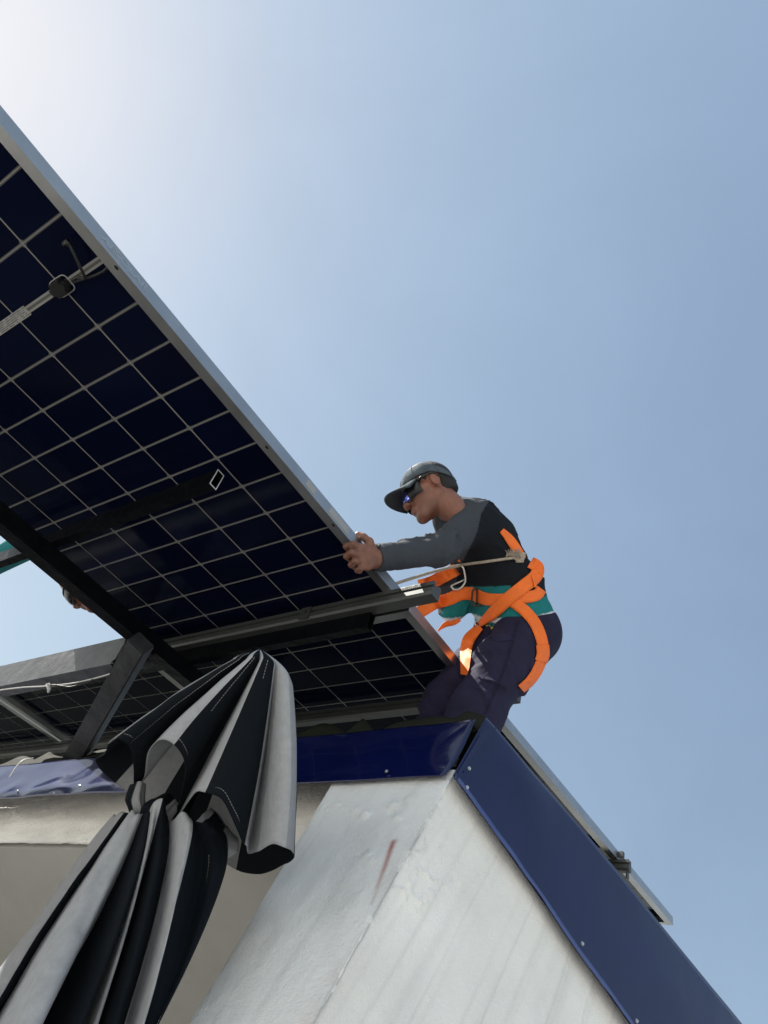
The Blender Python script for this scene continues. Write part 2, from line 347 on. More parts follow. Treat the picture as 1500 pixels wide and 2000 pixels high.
# blue fascia sheets, slightly oil-canned
def sheet(name, P, mt, thick, nrm, parent, smooth=True):
    nu, nv = P.shape[:2]; V = P.reshape(-1, 3); idx = np.arange(nu * nv).reshape(nu, nv); n = nu * nv
    q = lambda I: np.stack([I[:-1, :-1], I[1:, :-1], I[1:, 1:], I[:-1, 1:]], -1).reshape(-1, 4).tolist()
    f = q(idx) + [t[::-1] for t in q(idx + n)]
    rim = list(idx[0, :]) + list(idx[1:, -1]) + list(idx[-1, ::-1][1:]) + list(idx[::-1, 0][1:-1])
    f += [(rim[i], rim[i - 1], rim[i - 1] + n, rim[i] + n) for i in range(len(rim))]
    o = mesh_obj(name, np.concatenate([V, V - np.asarray(nrm) * thick]), f, mt, None, smooth)
    bm = bmesh.new(); bm.from_mesh(o.data); bmesh.ops.recalc_face_normals(bm, faces=bm.faces); bm.to_mesh(o.data); bm.free()
    if parent is not None: wparent(o, parent)
    return o
YF = .806
xs = np.concatenate([np.linspace(-7, -3, 10), np.linspace(-2.95, -.822, 150)]); zs = np.linspace(1.122, 1.318, 26)
X, Z = np.meshgrid(xs, zs, indexing='ij')
dent = .0035 * fbm(np.stack([X * 5, Z * 9, 0 * X], -1), 2) + .006 * fbm(np.stack([X * 7, Z * 12, 0 * X + 3], -1), 2) * np.clip((-1.75 - X) / .2, 0, 1) + .006 * np.exp(-((X + 2.33) ** 2 / .03 + (Z - 1.16) ** 2 / .002)) + .006 * np.exp(-((X + 2.02) ** 2 / .006 + (Z - 1.165) ** 2 / .002))
dent -= .010 * np.clip((X + .93) / .11, 0, 1) ** 2 * np.sin((Z - 1.12) * 18)
FS = sheet('fascia', np.stack([X, YF - dent + .35 * 0, Z + .006 * np.clip((X + 1.4) / .6, -2, 1) * 0], -1), M_blue, .0012, (0, -1, 0), house)
def screw(c, nrm, parent):
    nrm = np.asarray(nrm, float); a = np.cross(nrm, (0, 0, 1)); a /= np.linalg.norm(a); b = np.cross(nrm, a)
    mb = MB(); v = []; n = 6
    for r, h in ((.0046, 0), (.0046, .0012), (.0028, .0015), (.0028, .0036), (.0016, .0041)):
        v += [c + nrm * h + (a * math.cos(2 * math.pi * k / n) + b * math.sin(2 * math.pi * k / n)) * r for k in range(n)]
    f = [(i * n + k, i * n + (k + 1) % n, (i + 1) * n + (k + 1) % n, (i + 1) * n + k) for i in range(4) for k in range(n)] + [tuple(4 * n + k for k in range(n))]
    mb.add(v, f); return mb.build('screw', M_screw, parent)
for px, py in ((755, 1507), (33, 1545), (107, 1549), (155, 1535)):
    screw(plane(px, py, (0, YF - .003, 0), (0, 1, 0)), (0, -1, 0), FS)
# right run
nn = 160
sr = np.concatenate([np.linspace(-.006, 1.3, nn), np.linspace(1.35, 6, 12)])
ztop = np.interp(sr, [-.01, .02, .083, .175, .26, .334, .512, .688, .9, 1.04, 1.3, 6], [1.334, 1.342, 1.351, 1.362, 1.377, 1.389, 1.413, 1.431, 1.451, 1.469, 1.50, 1.9])
zbot = np.full_like(sr, 1.126) + .004 * fbm(np.stack([sr * 9, 0 * sr, 0 * sr], -1), 2)
tt = np.linspace(0, 1, 26)
Zr = zbot[:, None] * (1 - tt) + ztop[:, None] * tt; Sr = np.repeat(sr[:, None], 26, 1)
dent = .010 * fbm(np.stack([Sr * 2.6, Zr * 4, 0 * Sr + 4], -1), 2) * np.sin(np.pi * tt)[None] + .020 * np.exp(-((Sr - .20) / .10) ** 2) * np.sin(np.pi * tt)[None] * (tt[None] - .35) + .004 * np.exp(-((Sr - .95) / .2) ** 2)
PFR = C0 + Sr[..., None] * D3 + Zr[..., None] * A([0, 0, 1.]) + (.014 + dent)[..., None] * N3
FR = sheet('fascia', PFR, M_blue, .0012, N3, house)
lz = np.linspace(0, 1, 5)
lipw = .021 + .003 * fbm(np.stack([sr * 14, 0 * sr, 0 * sr], -1), 2)
Zl = zbot[:, None] + .010 - lz * lipw[:, None] * 1.0; Sl = np.repeat(sr[:, None], 5, 1)
wob = .0035 * fbm(np.stack([Sl * 16, Zl * 3, 0 * Sl], -1), 2)
PL = C0 + Sl[..., None] * D3 + Zl[..., None] * A([0, 0, 1.]) + (.0175 + .009 * lz + wob)[..., None] * N3
sheet('drip_lip', PL, M_bluelip, .0012, N3, house)
for px, py in ((916, 1501), (912, 1538), (1137, 1843), (1243, 1994)):
    screw(plane(px, py, C0 + N3 * .022, N3), N3, FR)
# folded corner tab between the two runs
tabp = [plane(px, py, C0 + N3 * .012 + A([0, -.012, 0]), A([.5, -.87, 0])) for px, py in ((886, 1522), (893, 1524), (945, 1428), (972, 1420), (935, 1460), (905, 1505))]
mesh_obj('corner_tab', [tabp[0], tabp[1], tabp[5], tabp[4], tabp[3], tabp[2]], [(0, 1, 2, 5), (2, 3, 4, 5)], M_blue, None); wparent(bpy.data.objects['corner_tab'], house)
# crumpled edge of the dark roof sheet standing up behind the fascia
prof = [(-40, 1490), (0, 1492), (45, 1478), (80, 1487), (95, 1468), (112, 1478), (160, 1480), (190, 1466), (260, 1462), (330, 1458), (420, 1450), (500, 1440), (577, 1430), (627, 1415), (660, 1420), (683, 1434), (706, 1408), (716, 1408), (736, 1428), (775, 1414), (808, 1402), (850, 1399), (886, 1404), (912, 1386), (946, 1399), (952, 1410)]
pr_ = catmull([(a, b, 0) for a, b in prof], 5)
tops = np.array([plane(a, b, (0, .845, 0), (0, 1, 0)) for a, b, _ in pr_])
nst = len(tops); Pst = np.zeros((nst, 6, 3))
for i in range(nst):
    for k in range(6):
        t = k / 5; Pst[i, k] = (tops[i, 0], .822 + .023 * t + .004 * math.sin(i * .45) * t, 1.30 * (1 - t) + tops[i, 2] * t)
sheet('roof_sheet_edge', Pst, M_olive, .002, (0, -1, 0), house)
mb = MB(); mb.box((-13.0, 8.97, 1.205), (1, 0, 0), (0, 1, 0), (0, 0, 1), 11.985, 8.0, .02); mb.build('roof_deck', M_olive, house)  # runs on far out of view so panel undersides reflect something dark
mb = MB(); v = [A([-1.01, .86, 1.19]), A([-.84, .86, 1.19]), A([.10, 4.6, 1.19]), A([-1.01, 4.6, 1.19])]
mb.add(v + [q + A([0, 0, .035]) for q in v], [(3, 2, 1, 0), (4, 5, 6, 7), (0, 1, 5, 4), (1, 2, 6, 5), (2, 3, 7, 6), (3, 0, 4, 7)]); mb.build('roof_deck', M_olive, house)

mb = MB(); v = [A([-7, .812, 1.312]), A([-.83, .812, 1.312]), A([-.72, 1.3, 1.335]), A([-7, 1.3, 1.335])]
mb.add(v + [q_ + A([0, 0, .004]) for q_ in v], [(3, 2, 1, 0), (4, 5, 6, 7), (0, 1, 5, 4), (1, 2, 6, 5), (2, 3, 7, 6), (3, 0, 4, 7)]); mb.build('sun_cover_sheet', M_olive, house)  # hidden cover added to keep the sun off the lintel

# ---------------------------------------------------------------- solar panels
PW, PLN = 1.134, 2.382
CW, CH = .1843, .1065
def cell_mesh():
    w, h, c, t = CW / 2 - .0034, CH / 2 - .0037, .0055, .0012
    ring = [(-w + c, -h), (w - c, -h), (w, -h + c), (w, h - c), (w - c, h), (-w + c, h), (-w, h - c), (-w, -h + c)]
    me = bpy.data.meshes.new('cell'); v = [(x, y, 0) for x, y in ring] + [(x, y, t) for x, y in ring]
    me.from_pydata(v, [], [tuple(range(8))[::-1], tuple(range(8, 16))] + [(i, (i + 1) % 8, 8 + (i + 1) % 8, 8 + i) for i in range(8)]); me.materials.append(M_cell); return me
CELL = cell_mesh()
def bar_mesh(L, name):                        # C-shaped frame bar along +y, outer wall at x=0, inside toward -x
    prof = [(0, -.030), (0, .005), (-.009, .005), (-.009, .0035), (-.0018, .0035), (-.0018, -.0282), (-.029, -.0282), (-.029, -.030)]
    n = len(prof); v = [(x, 0, z) for x, z in prof] + [(x, L, z) for x, z in prof]
    me = bpy.data.meshes.new(name)
    me.from_pydata(v, [], [tuple(range(n))[::-1], tuple(range(n, 2 * n))] + [(i, (i + 1) % n, n + (i + 1) % n, n + i) for i in range(n)])
    bm = bmesh.new(); bm.from_mesh(me); bmesh.ops.recalc_face_normals(bm, faces=bm.faces); bm.to_mesh(me); bm.free(); me.materials.append(M_alu); return me
BAR_L, BAR_S = bar_mesh(PLN, 'frame_bar'), bar_mesh(PW - .0044, 'frame_bar')
def center_y(i): return PLN / 2 + (i + .5 if i >= 0 else i + .5) * CH + (.0048 if i >= 0 else -.0048)
def ribbons_mesh():
    mb = MB(); ex, ey, ez = (1, 0, 0), (0, 1, 0), (0, 0, 1); z = -.0008
    for j in range(1, 6): mb.box((-.0142 - CW * j, PLN / 2, z), ex, ey, ez, .0011, PLN / 2 - .03, .0003)
    for i in range(-10, 11):
        if i == 0: continue
        y = PLN / 2 + i * CH + math.copysign(.0048, i); mb.box((-PW / 2, y, z - .0007), ex, ey, ez, PW / 2 - .03, .0008, .0003)
    for s in (-1, 1): mb.box((-PW / 2, PLN / 2 + s * .0056, z - .0007), ex, ey, ez, PW / 2 - .03, .0026, .0003)
    return mb
RIB = None
def make_panel(name, label, x_right, v_start, off=0.0):
    global RIB
    root = empty(name); root.location = slope(x_right, v_start, off); root.rotation_euler = (math.atan2(ST, CT), 0, 0)
    tag(root, label, 'solar panel', 'solar panels of the roof array')
    def part(nm, me, loc=(0, 0, 0), rz=0.0):
        o = bpy.data.objects.new(nm, me); COL.objects.link(o); o.parent = root; o.location = loc; o.rotation_euler = (0, 0, rz); return o
    b0 = part('frame_bar', BAR_L); part('frame_bar', BAR_L, (-PW, PLN, 0), math.pi)
    part('frame_bar', BAR_S, (-.0022, PLN, 0), math.pi / 2); part('frame_bar', BAR_S, (-PW + .0022, 0, 0), -math.pi / 2)
    mb = MB(); mb.box((-PW / 2, PLN / 2, .002), (1, 0, 0), (0, 1, 0), (0, 0, 1), PW / 2 - .003, PLN / 2 - .003, .0014)
    o = mesh_obj('glass_sheet', mb.v, mb.f, M_back); o.parent = root
    if RIB is None:
        r = ribbons_mesh(); ro = mesh_obj('gap_line', r.v, r.f, M_ribbon); RIB = ro.data; ro.parent = root
    else: part('gap_line', RIB)
    for i in range(-11, 11):
        for j in range(6): part('cell', CELL, (-.0142 - CW * (j + .5), center_y(i), -.0014))
    return root, b0
TX = -1.1318
VP0 = -PLN / 2
p0, bar0 = make_panel('solar_panel', 'large solar panel overhead that the worker in the cap grips by its edge', TX, VP0)
VP1 = 11.541 * .1065 - .0195
p1, bar1 = make_panel('solar_panel', 'solar panel behind the worker\'s legs, its long edge running down past the right blue fascia', TX, VP1)
p2, _ = make_panel('solar_panel', 'solar panel behind the striped parasol and the slanting black brace', TX - PW - .022, VP1)
p3, _ = make_panel('solar_panel', 'solar panel at the far lower left, only its corner in view', TX - 2 * (PW + .022), VP1)
def local(root, px, py, off=0.0):            # where a sight line meets the panel's own plane, in panel coordinates
    p = plane(px, py, P00 + NUP * off, NUP); r = np.array(root.location); d = p - r
    return np.array([d[0], d @ D2, d @ NUP])
def lp(o, root): o.parent = root; return o   # mesh already in panel coordinates
# junction boxes, leads and rating label on the overhead panel
def jbox(x, y):
    bm = bmesh.new(); bmesh.ops.create_cube(bm, size=1); bmesh.ops.scale(bm, vec=(.054, .034, .018), verts=bm.verts)
    bmesh.ops.bevel(bm, geom=[e for e in bm.edges if abs(e.verts[0].co.z - e.verts[1].co.z) > .01], offset=.009, segments=3, affect='EDGES')
    bmesh.ops.bevel(bm, geom=[e for e in bm.edges if e.verts[0].co.z < 0 and e.verts[1].co.z < 0], offset=.003, segments=2, affect='EDGES')
    bmesh.ops.translate(bm, vec=(x, y, -.012), verts=bm.verts); me = bpy.data.meshes.new('junction_box'); bm.to_mesh(me); bm.free()
    o = lp(link_mesh('junction_box', me, M_plastic), p0)
    mb = MB(); ring = []
    for k in range(20):
        th = 2 * math.pi * k / 20; ring.append((x + .0300 * math.copysign(abs(math.cos(th)) ** .45, math.cos(th)), y + .0200 * math.copysign(abs(math.sin(th)) ** .45, math.sin(th)), -.0022))
    mb.tube(ring + ring[:1], .0014, 6, False); s = mesh_obj('sealant_bead', mb.v, mb.f, M_label, None, True); s.parent = p0
    return o
jc = local(p0, 122, 558); J = jbox(jc[0], PLN / 2); jbox(jc[0] - CW * 2, PLN / 2); jbox(jc[0] - CW * 4, PLN / 2)
def lead(pts, r=.0033):
    mb = MB(); mb.tube(catmull(pts, 8), r, 8); o = mesh_obj('lead_cable', mb.v, mb.f, M_cable, None, True); o.parent = p0; return o
q = lambda px, py, o: local(p0, px, py, o)
lead([q(140, 549, -.012), q(152, 541, -.014), q(165, 543, -.016), q(157, 522, -.022), q(146, 498, -.024), q(136, 478, -.022)])
lead([q(142, 551, -.010), q(160, 546, -.010), q(185, 538, -.010), q(203, 529, -.010), q(214, 518, -.008)])
mb = MB(); mb.tube([q(136, 480, -.022), q(131, 471, -.02), q(125, 476, -.018)], .0055, 8); o = mesh_obj('plug', mb.v, mb.f, M_plastic, None, True); o.parent = p0
lx = local(p0, 30, 622)[0]
mb = MB(); mb.box((lx - .03, PLN / 2, -.0030), (1, 0, 0), (0, 1, 0), (0, 0, 1), .085, .0125, .0004); lab = mesh_obj('rating_label', mb.v, mb.f, M_label); lab.parent = p0
mb = MB()
for k in range(26):
    for r_ in range(5):
        if random.random() < .72: mb.box((lx + .050 - k * .0062 + random.uniform(-.001, .001), PLN / 2 - .009 + r_ * .0045, -.0036), (1, 0, 0), (0, 1, 0), (0, 0, 1), .0016 + random.random() * .0012, .0009, .0002)
o = mesh_obj('label_print', mb.v, mb.f, M_ink); o.parent = lab
def text_mesh(body, size):
    c = bpy.data.curves.new('lettering', 'FONT'); c.body = body; c.size = size; c.align_x = 'CENTER'; c.align_y = 'CENTER'; c.extrude = .0002
    to = bpy.data.objects.new('lettering', c); COL.objects.link(to); bpy.context.view_layer.update()
    me = bpy.data.meshes.new_from_object(to.evaluated_get(bpy.context.evaluated_depsgraph_get())); bpy.data.objects.remove(to); bpy.data.curves.remove(c); return me
def side_text(body, size, y, mt, z=-.0125, sx=1.0):
    me = text_mesh(body, size); me.materials.clear(); me.materials.append(mt)
    # text x axis -> panel +y, text y axis -> panel +z, facing +x
    for v in me.vertices: v.co = Vector((v.co.z + .0007, v.co.x * sx + y, v.co.y + z))
    o = bpy.data.objects.new('lettering', me); COL.objects.link(o); o.parent = p0; return o
side_text('AESOLAR', .021, local(p0, 235, 520)[1], M_engr, sx=1.5)
def side_label(y, ly, mt):
    mb = MB(); mb.box((.0004, y, -.0125), (1, 0, 0), (0, 1, 0), (0, 0, 1), .0003, ly, .011); o = mesh_obj('sticker', mb.v, mb.f, M_label); o.parent = p0
    pr = MB()
    for k in range(int(ly * 2 / .004)):
        for r_ in range(4):
            if random.random() < .7: pr.box((.0009, y - ly + .003 + k * .004, -.0195 + r_ * .0045), (1, 0, 0), (0, 1, 0), (0, 0, 1), .0001, .0013, .0009)
    o2 = mesh_obj('label_print', pr.v, pr.f, mt); o2.parent = o
side_label(local(p0, 668, 1010)[1], .045, M_engr); side_label(local(p0, 612, 945)[1], .02, M_engr)
def hole(root, px, py):
    c = local(root, px, py, -.0305); mb = MB(); n = 10
    mb.add([(c[0] + .0035 * math.cos(2 * math.pi * k / n), c[1] + .006 * math.sin(2 * math.pi * k / n), -.0304) for k in range(n)], [tuple(range(n))])
    o = mesh_obj('mounting_hole', mb.v, mb.f, M_plastic); o.parent = root
hole(p0, 521, 874); hole(p0, 651, 1026); hole(p0, 227, 523)

# ---------------------------------------------------------------- aluminium rails
EX = A([1., 0, 0])
def rail(label, v0, x0, x1, off=-.0305, w=.030, h=.044):
    # section with a slot in the near side and one on top
    pr = [(0, 0), (0, -.013), (.007, -.013), (.007, -.022), (0, -.022), (0, -h + .008), (.004, -h), (w, -h), (w, 0), (w * .65, 0), (w * .65, -.008), (w * .35, -.008), (w * .35, 0)]
    n = len(pr); v = [slope(x, v0 + a, off + b) for x in (x0, x1) for a, b in pr]
    mb = MB(); mb.add(v, [(i, (i + 1) % n, n + (i + 1) % n, n + i) for i in range(n)] + [tuple(range(n)), tuple(range(n, 2 * n))])
    root = tag(empty('mounting_rail', slope(x1, v0, off - h)), label, 'rail', 'aluminium mounting rails')
    mb.build('rail_body', M_rail, root); return root
r1 = rail('aluminium rail whose bare end sticks out in front of the worker\'s orange belt', 1.112, -2.9, -.988, w=.040)
r2 = rail('aluminium rail low behind the worker\'s legs, just above the blue fascia', 1.635, -4.2, -.985)
r3 = rail('aluminium rail end under the lower right corner of the solar array', 2.885, -3.2, -1.085)
mb = MB(); c = slope(-1.445, 1.110, -.052); mb.box(c, EX, D2, NUP, .019, .003, .022); mb.box(c + A([0, 0, 0]) - D2 * .004, EX, D2, NUP, .007, .004, .007); mb.build('splice_clip', M_rail, r1, bevel=.0015)
mb = MB(); c = slope(-1.12, 2.90, -.008); mb.box(c, EX, D2, NUP, .010, .009, .013); mb.build('end_clamp', M_rail, r3, bevel=.002)
mb = MB(); c = slope(-1.095, 2.90, -.085); mb.box(c, EX, D2, NUP, .003, .012, .016); mb.build('foot_bracket', M_rail, r3, bevel=.001)
mb = MB(); mb.box(slope((TX - PW - .05) / 1, 1.2003, -.012), EX, D2, NUP, PW + .05, .0075, .012); mb.build('sun_stop_strip', M_plastic, r1)  # invented filler that stops sun shining through the gap between panels
# perforated embossing near the end of the first rail
mb = MB()
for i in range(14):
    for k in range(3): mb.box(slope(-1.015 - i * .0065 - (k % 2) * .003, 1.1115, -.0335 - k * .0035), EX, D2, NUP, .0018, .0006, .0009)
mb.build('knurled_strip', M_brace, r1)

# ---------------------------------------------------------------- black welded steel rack
rack = tag(empty('steel_rack', slope(-1.975, .93, -.3)), 'black painted welded steel rack of square tubes carrying the solar panels', 'steel frame')
def hollow(name, a, b, ux, uy, hx, hy, wall=.0025, rim=False, mt=None):
    a, b = A(a), A(b); ux, uy = A(ux), A(uy); mb = MB(); n = 4
    o_ = [(-hx, -hy), (hx, -hy), (hx, hy), (-hx, hy)]; i_ = [(x - math.copysign(wall, x), y - math.copysign(wall, y)) for x, y in o_]
    v = [p + ux * x + uy * y for p in (a, b) for x, y in o_ + i_]
    f = [(k, (k + 1) % 4, 8 + (k + 1) % 4, 8 + k) for k in range(4)] + [(4 + k, 12 + k, 12 + (k + 1) % 4, 4 + (k + 1) % 4) for k in range(4)]
    f += [(e + k, e + 4 + k, e + 4 + (k + 1) % 4, e + (k + 1) % 4) for e in (0, 8) for k in range(4)]
    mb.add(v, f); o = mb.build(name, mt or M_black, rack)
    if rim:
        r = MB(); w = (b - a) / np.linalg.norm(b - a)
        v = [b + w * .0006 + ux * x + uy * y for x, y in o_ + i_] + [b - w * .001 + ux * x + uy * y for x, y in o_ + i_]
        r.add(v, [(k, (k + 1) % 4, 4 + (k + 1) % 4, 4 + k) for k in range(4)] + [(8 + k, 8 + (k + 1) % 4, (k + 1) % 4, k) for k in range(4)])
        ro = r.build('cut_rim', M_rim); wparent(ro, o)
    return o
hollow('purlin', slope(-4.2, .5385, -.1065), slope(-1.271, .5385, -.1065), D2, NUP, .0122, .0265, rim=True)
hollow('purlin', slope(-2.9, 1.150, -.1015), slope(-1.207, 1.150, -.1015), D2, NUP, .0125, .0265)
hollow('girder', slope(-1.975, -1.4, -.160), slope(-1.975, 1.52, -.160), EX, NUP, .027, .0268)
bc = slope(0, .9375 + .029, -.212); hollow('cross_beam', bc + A([-5, 0, 0]), bc + A([-2.004, 0, 0]), D2, NUP, .029, .052, mt=M_beam)
st_top = plane(272, 1262, slope(0, .95, -.24), NUP); st_bot = plane(150, 1475, (0, .84, 0), (0, 1, 0)); dv = st_bot - st_top; dv /= np.linalg.norm(dv)
sx = np.cross(dv, (0, 0, 1)); sx /= np.linalg.norm(sx); sy = np.cross(dv, sx)
mb = MB(); ba, bb = st_top - dv * .02, st_bot + dv * .30; mb.box((ba + bb) / 2, dv, sx, sy, np.linalg.norm(bb - ba) / 2, .034, .026); mb.build('brace', M_brace, rack, bevel=.004)
mb = MB(); c = slope(-1.99, .965, -.215); mb.box(c, EX, D2, NUP, .03, .034, .045); mb.build('gusset', M_black, rack, bevel=.004)
def weld(pts, n=26, r=.008):
    mb = MB(); P = catmull(pts, 12)
    for k in range(n):
        c = P[random.randrange(len(P))] + RNG.normal(0, .004, 3); a = [RNG.normal(0, 1, 3) for _ in range(3)]; a = [x / np.linalg.norm(x) for x in a]
        mb.box(c, a[0], np.cross(a[0], a[1]) / np.linalg.norm(np.cross(a[0], a[1])), np.cross(a[0], np.cross(a[0], a[1])) / np.linalg.norm(np.cross(a[0], a[1])), r * random.uniform(.4, 1), r * random.uniform(.3, .8), r * random.uniform(.4, .9))
    mb.build('weld_bead', M_black, rack, bevel=.002)
weld([slope(-2.006, .90, -.165), slope(-2.006, .935, -.19), slope(-2.01, .945, -.26)])
weld([slope(-2.03, .945, -.262), slope(-1.99, .955, -.266), slope(-1.95, .95, -.262)])
weld([slope(-1.949, .93, -.14), slope(-1.95, 1.0, -.186)], 14)

# thin cable hanging under the cross beam, and a stray wire on the fascia
cb = tag(empty('cable', slope(-2.3, .98, -.28)), 'thin cable tied along the underside of the black cross beam', 'cable')
pts = [at(-30, 1352, 2.40), at(40, 1343, 2.38), at(92, 1340, 2.36), at(150, 1333, 2.34), at(215, 1316, 2.31), at(238, 1303, 2.30)]
mb = MB(); mb.tube(catmull(pts, 8), .0024, 6); mb.build('cable_strand', M_white, cb, True)
pts = [at(88, 1343, 2.345), at(104, 1338, 2.34), at(120, 1340, 2.335), at(140, 1341, 2.33), at(176, 1331, 2.32), at(180, 1326, 2.32)]
mb = MB(); mb.tube(catmull(pts, 8), .0026, 6); mb.build('cable_strand', M_cable, cb, True)
mb = MB(); mb.tube([at(93, 1335, 2.34), at(96, 1346, 2.335), at(94, 1353, 2.335)], [.006, .006, .003], 6); mb.build('cable_tie', M_white, cb, True)
mb = MB(); mb.tube(catmull([at(65, 1481, 1.86), at(48, 1484, 1.84), at(35, 1494, 1.82), at(18, 1519, 1.80)], 6), .0018, 6)
wi = mb.build('wire', M_white, None, True); tag(wi, 'short pale wire lying over the dented left end of the blue fascia', 'wire')
#@@PEOPLE@@
# ---------------------------------------------------------------- striped parasol, folded, in front of the porch
GREY = np.array([.255, .262, .275]); DARK = np.array([.0040, .0065, .0105]); PALE = np.array([.335, .352, .38])
parasol = tag(empty('parasol', at(-120, 2350, .95)), 'folded black and grey striped canvas parasol hanging in pleats before the porch', 'parasol')
def cloth_obj(name, V, cc, closed, parent):
    n, nv = V.shape[:2]; m = n if closed else n - 1
    fs = [(i * nv + k, ((i + 1) % n) * nv + k, ((i + 1) % n) * nv + k + 1, i * nv + k + 1) for i in range(m) for k in range(nv - 1)]
    o = mesh_obj(name, V.reshape(-1, 3), fs, M_canopy, None, True)
    a = o.data.color_attributes.new('Col', 'FLOAT_COLOR', 'CORNER'); c = np.ones((len(fs) * 4, 4), np.float32); c[:, :3] = np.repeat(np.repeat(np.array(cc)[:m], nv - 1, 0), 4, 0); a.data.foreach_set('color', c.ravel())
    wparent(o, parent); return o
# -- upper tier: a cone with deep open pleats
apex = at(507, 1272, 1.28)
hem = [  # px, py, depth, colour after
    (188, 1486, 1.47, DARK), (207, 1468, 1.40, DARK), (214, 1448, 1.35, GREY), (228, 1440, 1.31, DARK), (252, 1452, 1.31, DARK), (262, 1490, 1.36, DARK), (264, 1536, 1.43, GREY),
    (282, 1520, 1.41, GREY), (290, 1470, 1.33, GREY), (312, 1446, 1.28, PALE), (340, 1455, 1.26, DARK), (362, 1492, 1.28, DARK), (352, 1560, 1.36, DARK), (345, 1600, 1.38, GREY),
    (366, 1568, 1.34, GREY), (382, 1552, 1.28, PALE), (402, 1548, 1.24, DARK), (430, 1562, 1.22, DARK), (458, 1606, 1.22, DARK), (476, 1650, 1.25, PALE), (484, 1668, 1.31, GREY),
    (505, 1662, 1.26, PALE), (532, 1650, 1.21, PALE), (560, 1650, 1.20, GREY), (574, 1662, 1.235, DARK), (566, 1684, 1.30, DARK), (520, 1702, 1.36, DARK), (462, 1696, 1.42, GREY),
    (380, 1650, 1.47, DARK), (300, 1585, 1.50, GREY), (225, 1530, 1.51, DARK)]
hp = np.array([at(a, b, c) for a, b, c, _ in hem]); hc = [c for *_, c in hem]
NP = 6; HB = catmull(hp, NP, True); n = len(HB); nv = 44
cc = np.repeat(np.array(hc), NP, 0)
down = A([0, 0, -1.]); ctr = HB.mean(0)
sho = [(455, 1290, 1.36), (452, 1291, 1.33), (456, 1289, 1.30), (462, 1287, 1.285), (468, 1287, 1.27), (474, 1289, 1.28), (478, 1292, 1.285),
       (480, 1292, 1.28), (484, 1287, 1.27), (488, 1284, 1.262), (494, 1284, 1.257), (500, 1286, 1.257), (503, 1292, 1.265), (506, 1294, 1.27),
       (508, 1292, 1.262), (511, 1288, 1.255), (515, 1287, 1.25), (521, 1288, 1.247), (528, 1292, 1.246), (534, 1297, 1.25), (538, 1302, 1.256),
       (544, 1304, 1.25), (552, 1306, 1.246), (562, 1318, 1.247), (570, 1338, 1.26), (566, 1330, 1.30), (550, 1310, 1.33), (530, 1298, 1.35),
       (505, 1292, 1.37), (480, 1290, 1.38), (465, 1291, 1.375)]
SB = catmull([at(*q_) for q_ in sho], NP, True); crown = at(508, 1270, 1.30)
V = np.zeros((n, nv, 3)); outw = HB - ctr; NT = 8
for k in range(nv):
    if k < NT:
        a_ = (k / NT) * math.pi / 2; V[:, k] = crown + (SB - crown) * math.sin(a_) + (crown - SB.mean(0)) * (math.cos(a_) - 1 + math.sin(a_)) * .35
    else:
        t = (k - NT) / (nv - 1 - NT); V[:, k] = SB + (HB - SB) * t + outw * (.03 * math.sin(math.pi * t))
tk = np.clip((np.arange(nv) - NT) / (nv - 1 - NT), 0, 1); ii = np.arange(n)
wr = fbm(np.stack(np.broadcast_arrays(ii[:, None] * .12, tk[None] * 1.5, 0 * tk[None]), -1), 2); wr2 = fbm(V.reshape(-1, 3) * 16, 2).reshape(n, nv)
V = V + ((wr * .014 + wr2 * .010) * tk[None] ** .7)[..., None] * A([.6, -.7, .3])
cap_ = cloth_obj('upper_canopy', V, cc, True, parasol)
sol = cap_.modifiers.new('thickness', 'SOLIDIFY'); sol.thickness = .0016
def stitches(P, parent, step=.0055, ln=.0036, r=.00045):
    d = np.concatenate([[0], np.cumsum(np.linalg.norm(np.diff(P, axis=0), axis=1))]); mb = MB(); s_ = 0
    while s_ + ln < d[-1]:
        a = A([np.interp(s_, d, P[:, i]) for i in range(3)]); b = A([np.interp(s_ + ln, d, P[:, i]) for i in range(3)]); mb.tube([a, b], r, 4); s_ += step
    mb.build('stitching', M_thread, parent)
tocam = lambda P: P * (1 - .0018 / np.linalg.norm(P, axis=1))[:, None]
stitches(tocam(V[2 * NP + 2:6 * NP, nv - 3]), cap_); stitches(tocam(V[9 * NP:12 * NP, nv - 3]), cap_); stitches(tocam(V[15 * NP + 3:19 * NP, nv - 3]), cap_); stitches(tocam(V[21 * NP:24 * NP, nv - 3]), cap_)
stitches(tocam(V[4 * NP, 3:]), cap_); stitches(tocam(V[11 * NP - 3, 3:30]), cap_); stitches(tocam(V[17 * NP + 2, 2:14]), cap_); stitches(tocam(V[24 * NP - 3, 2:14]), cap_)
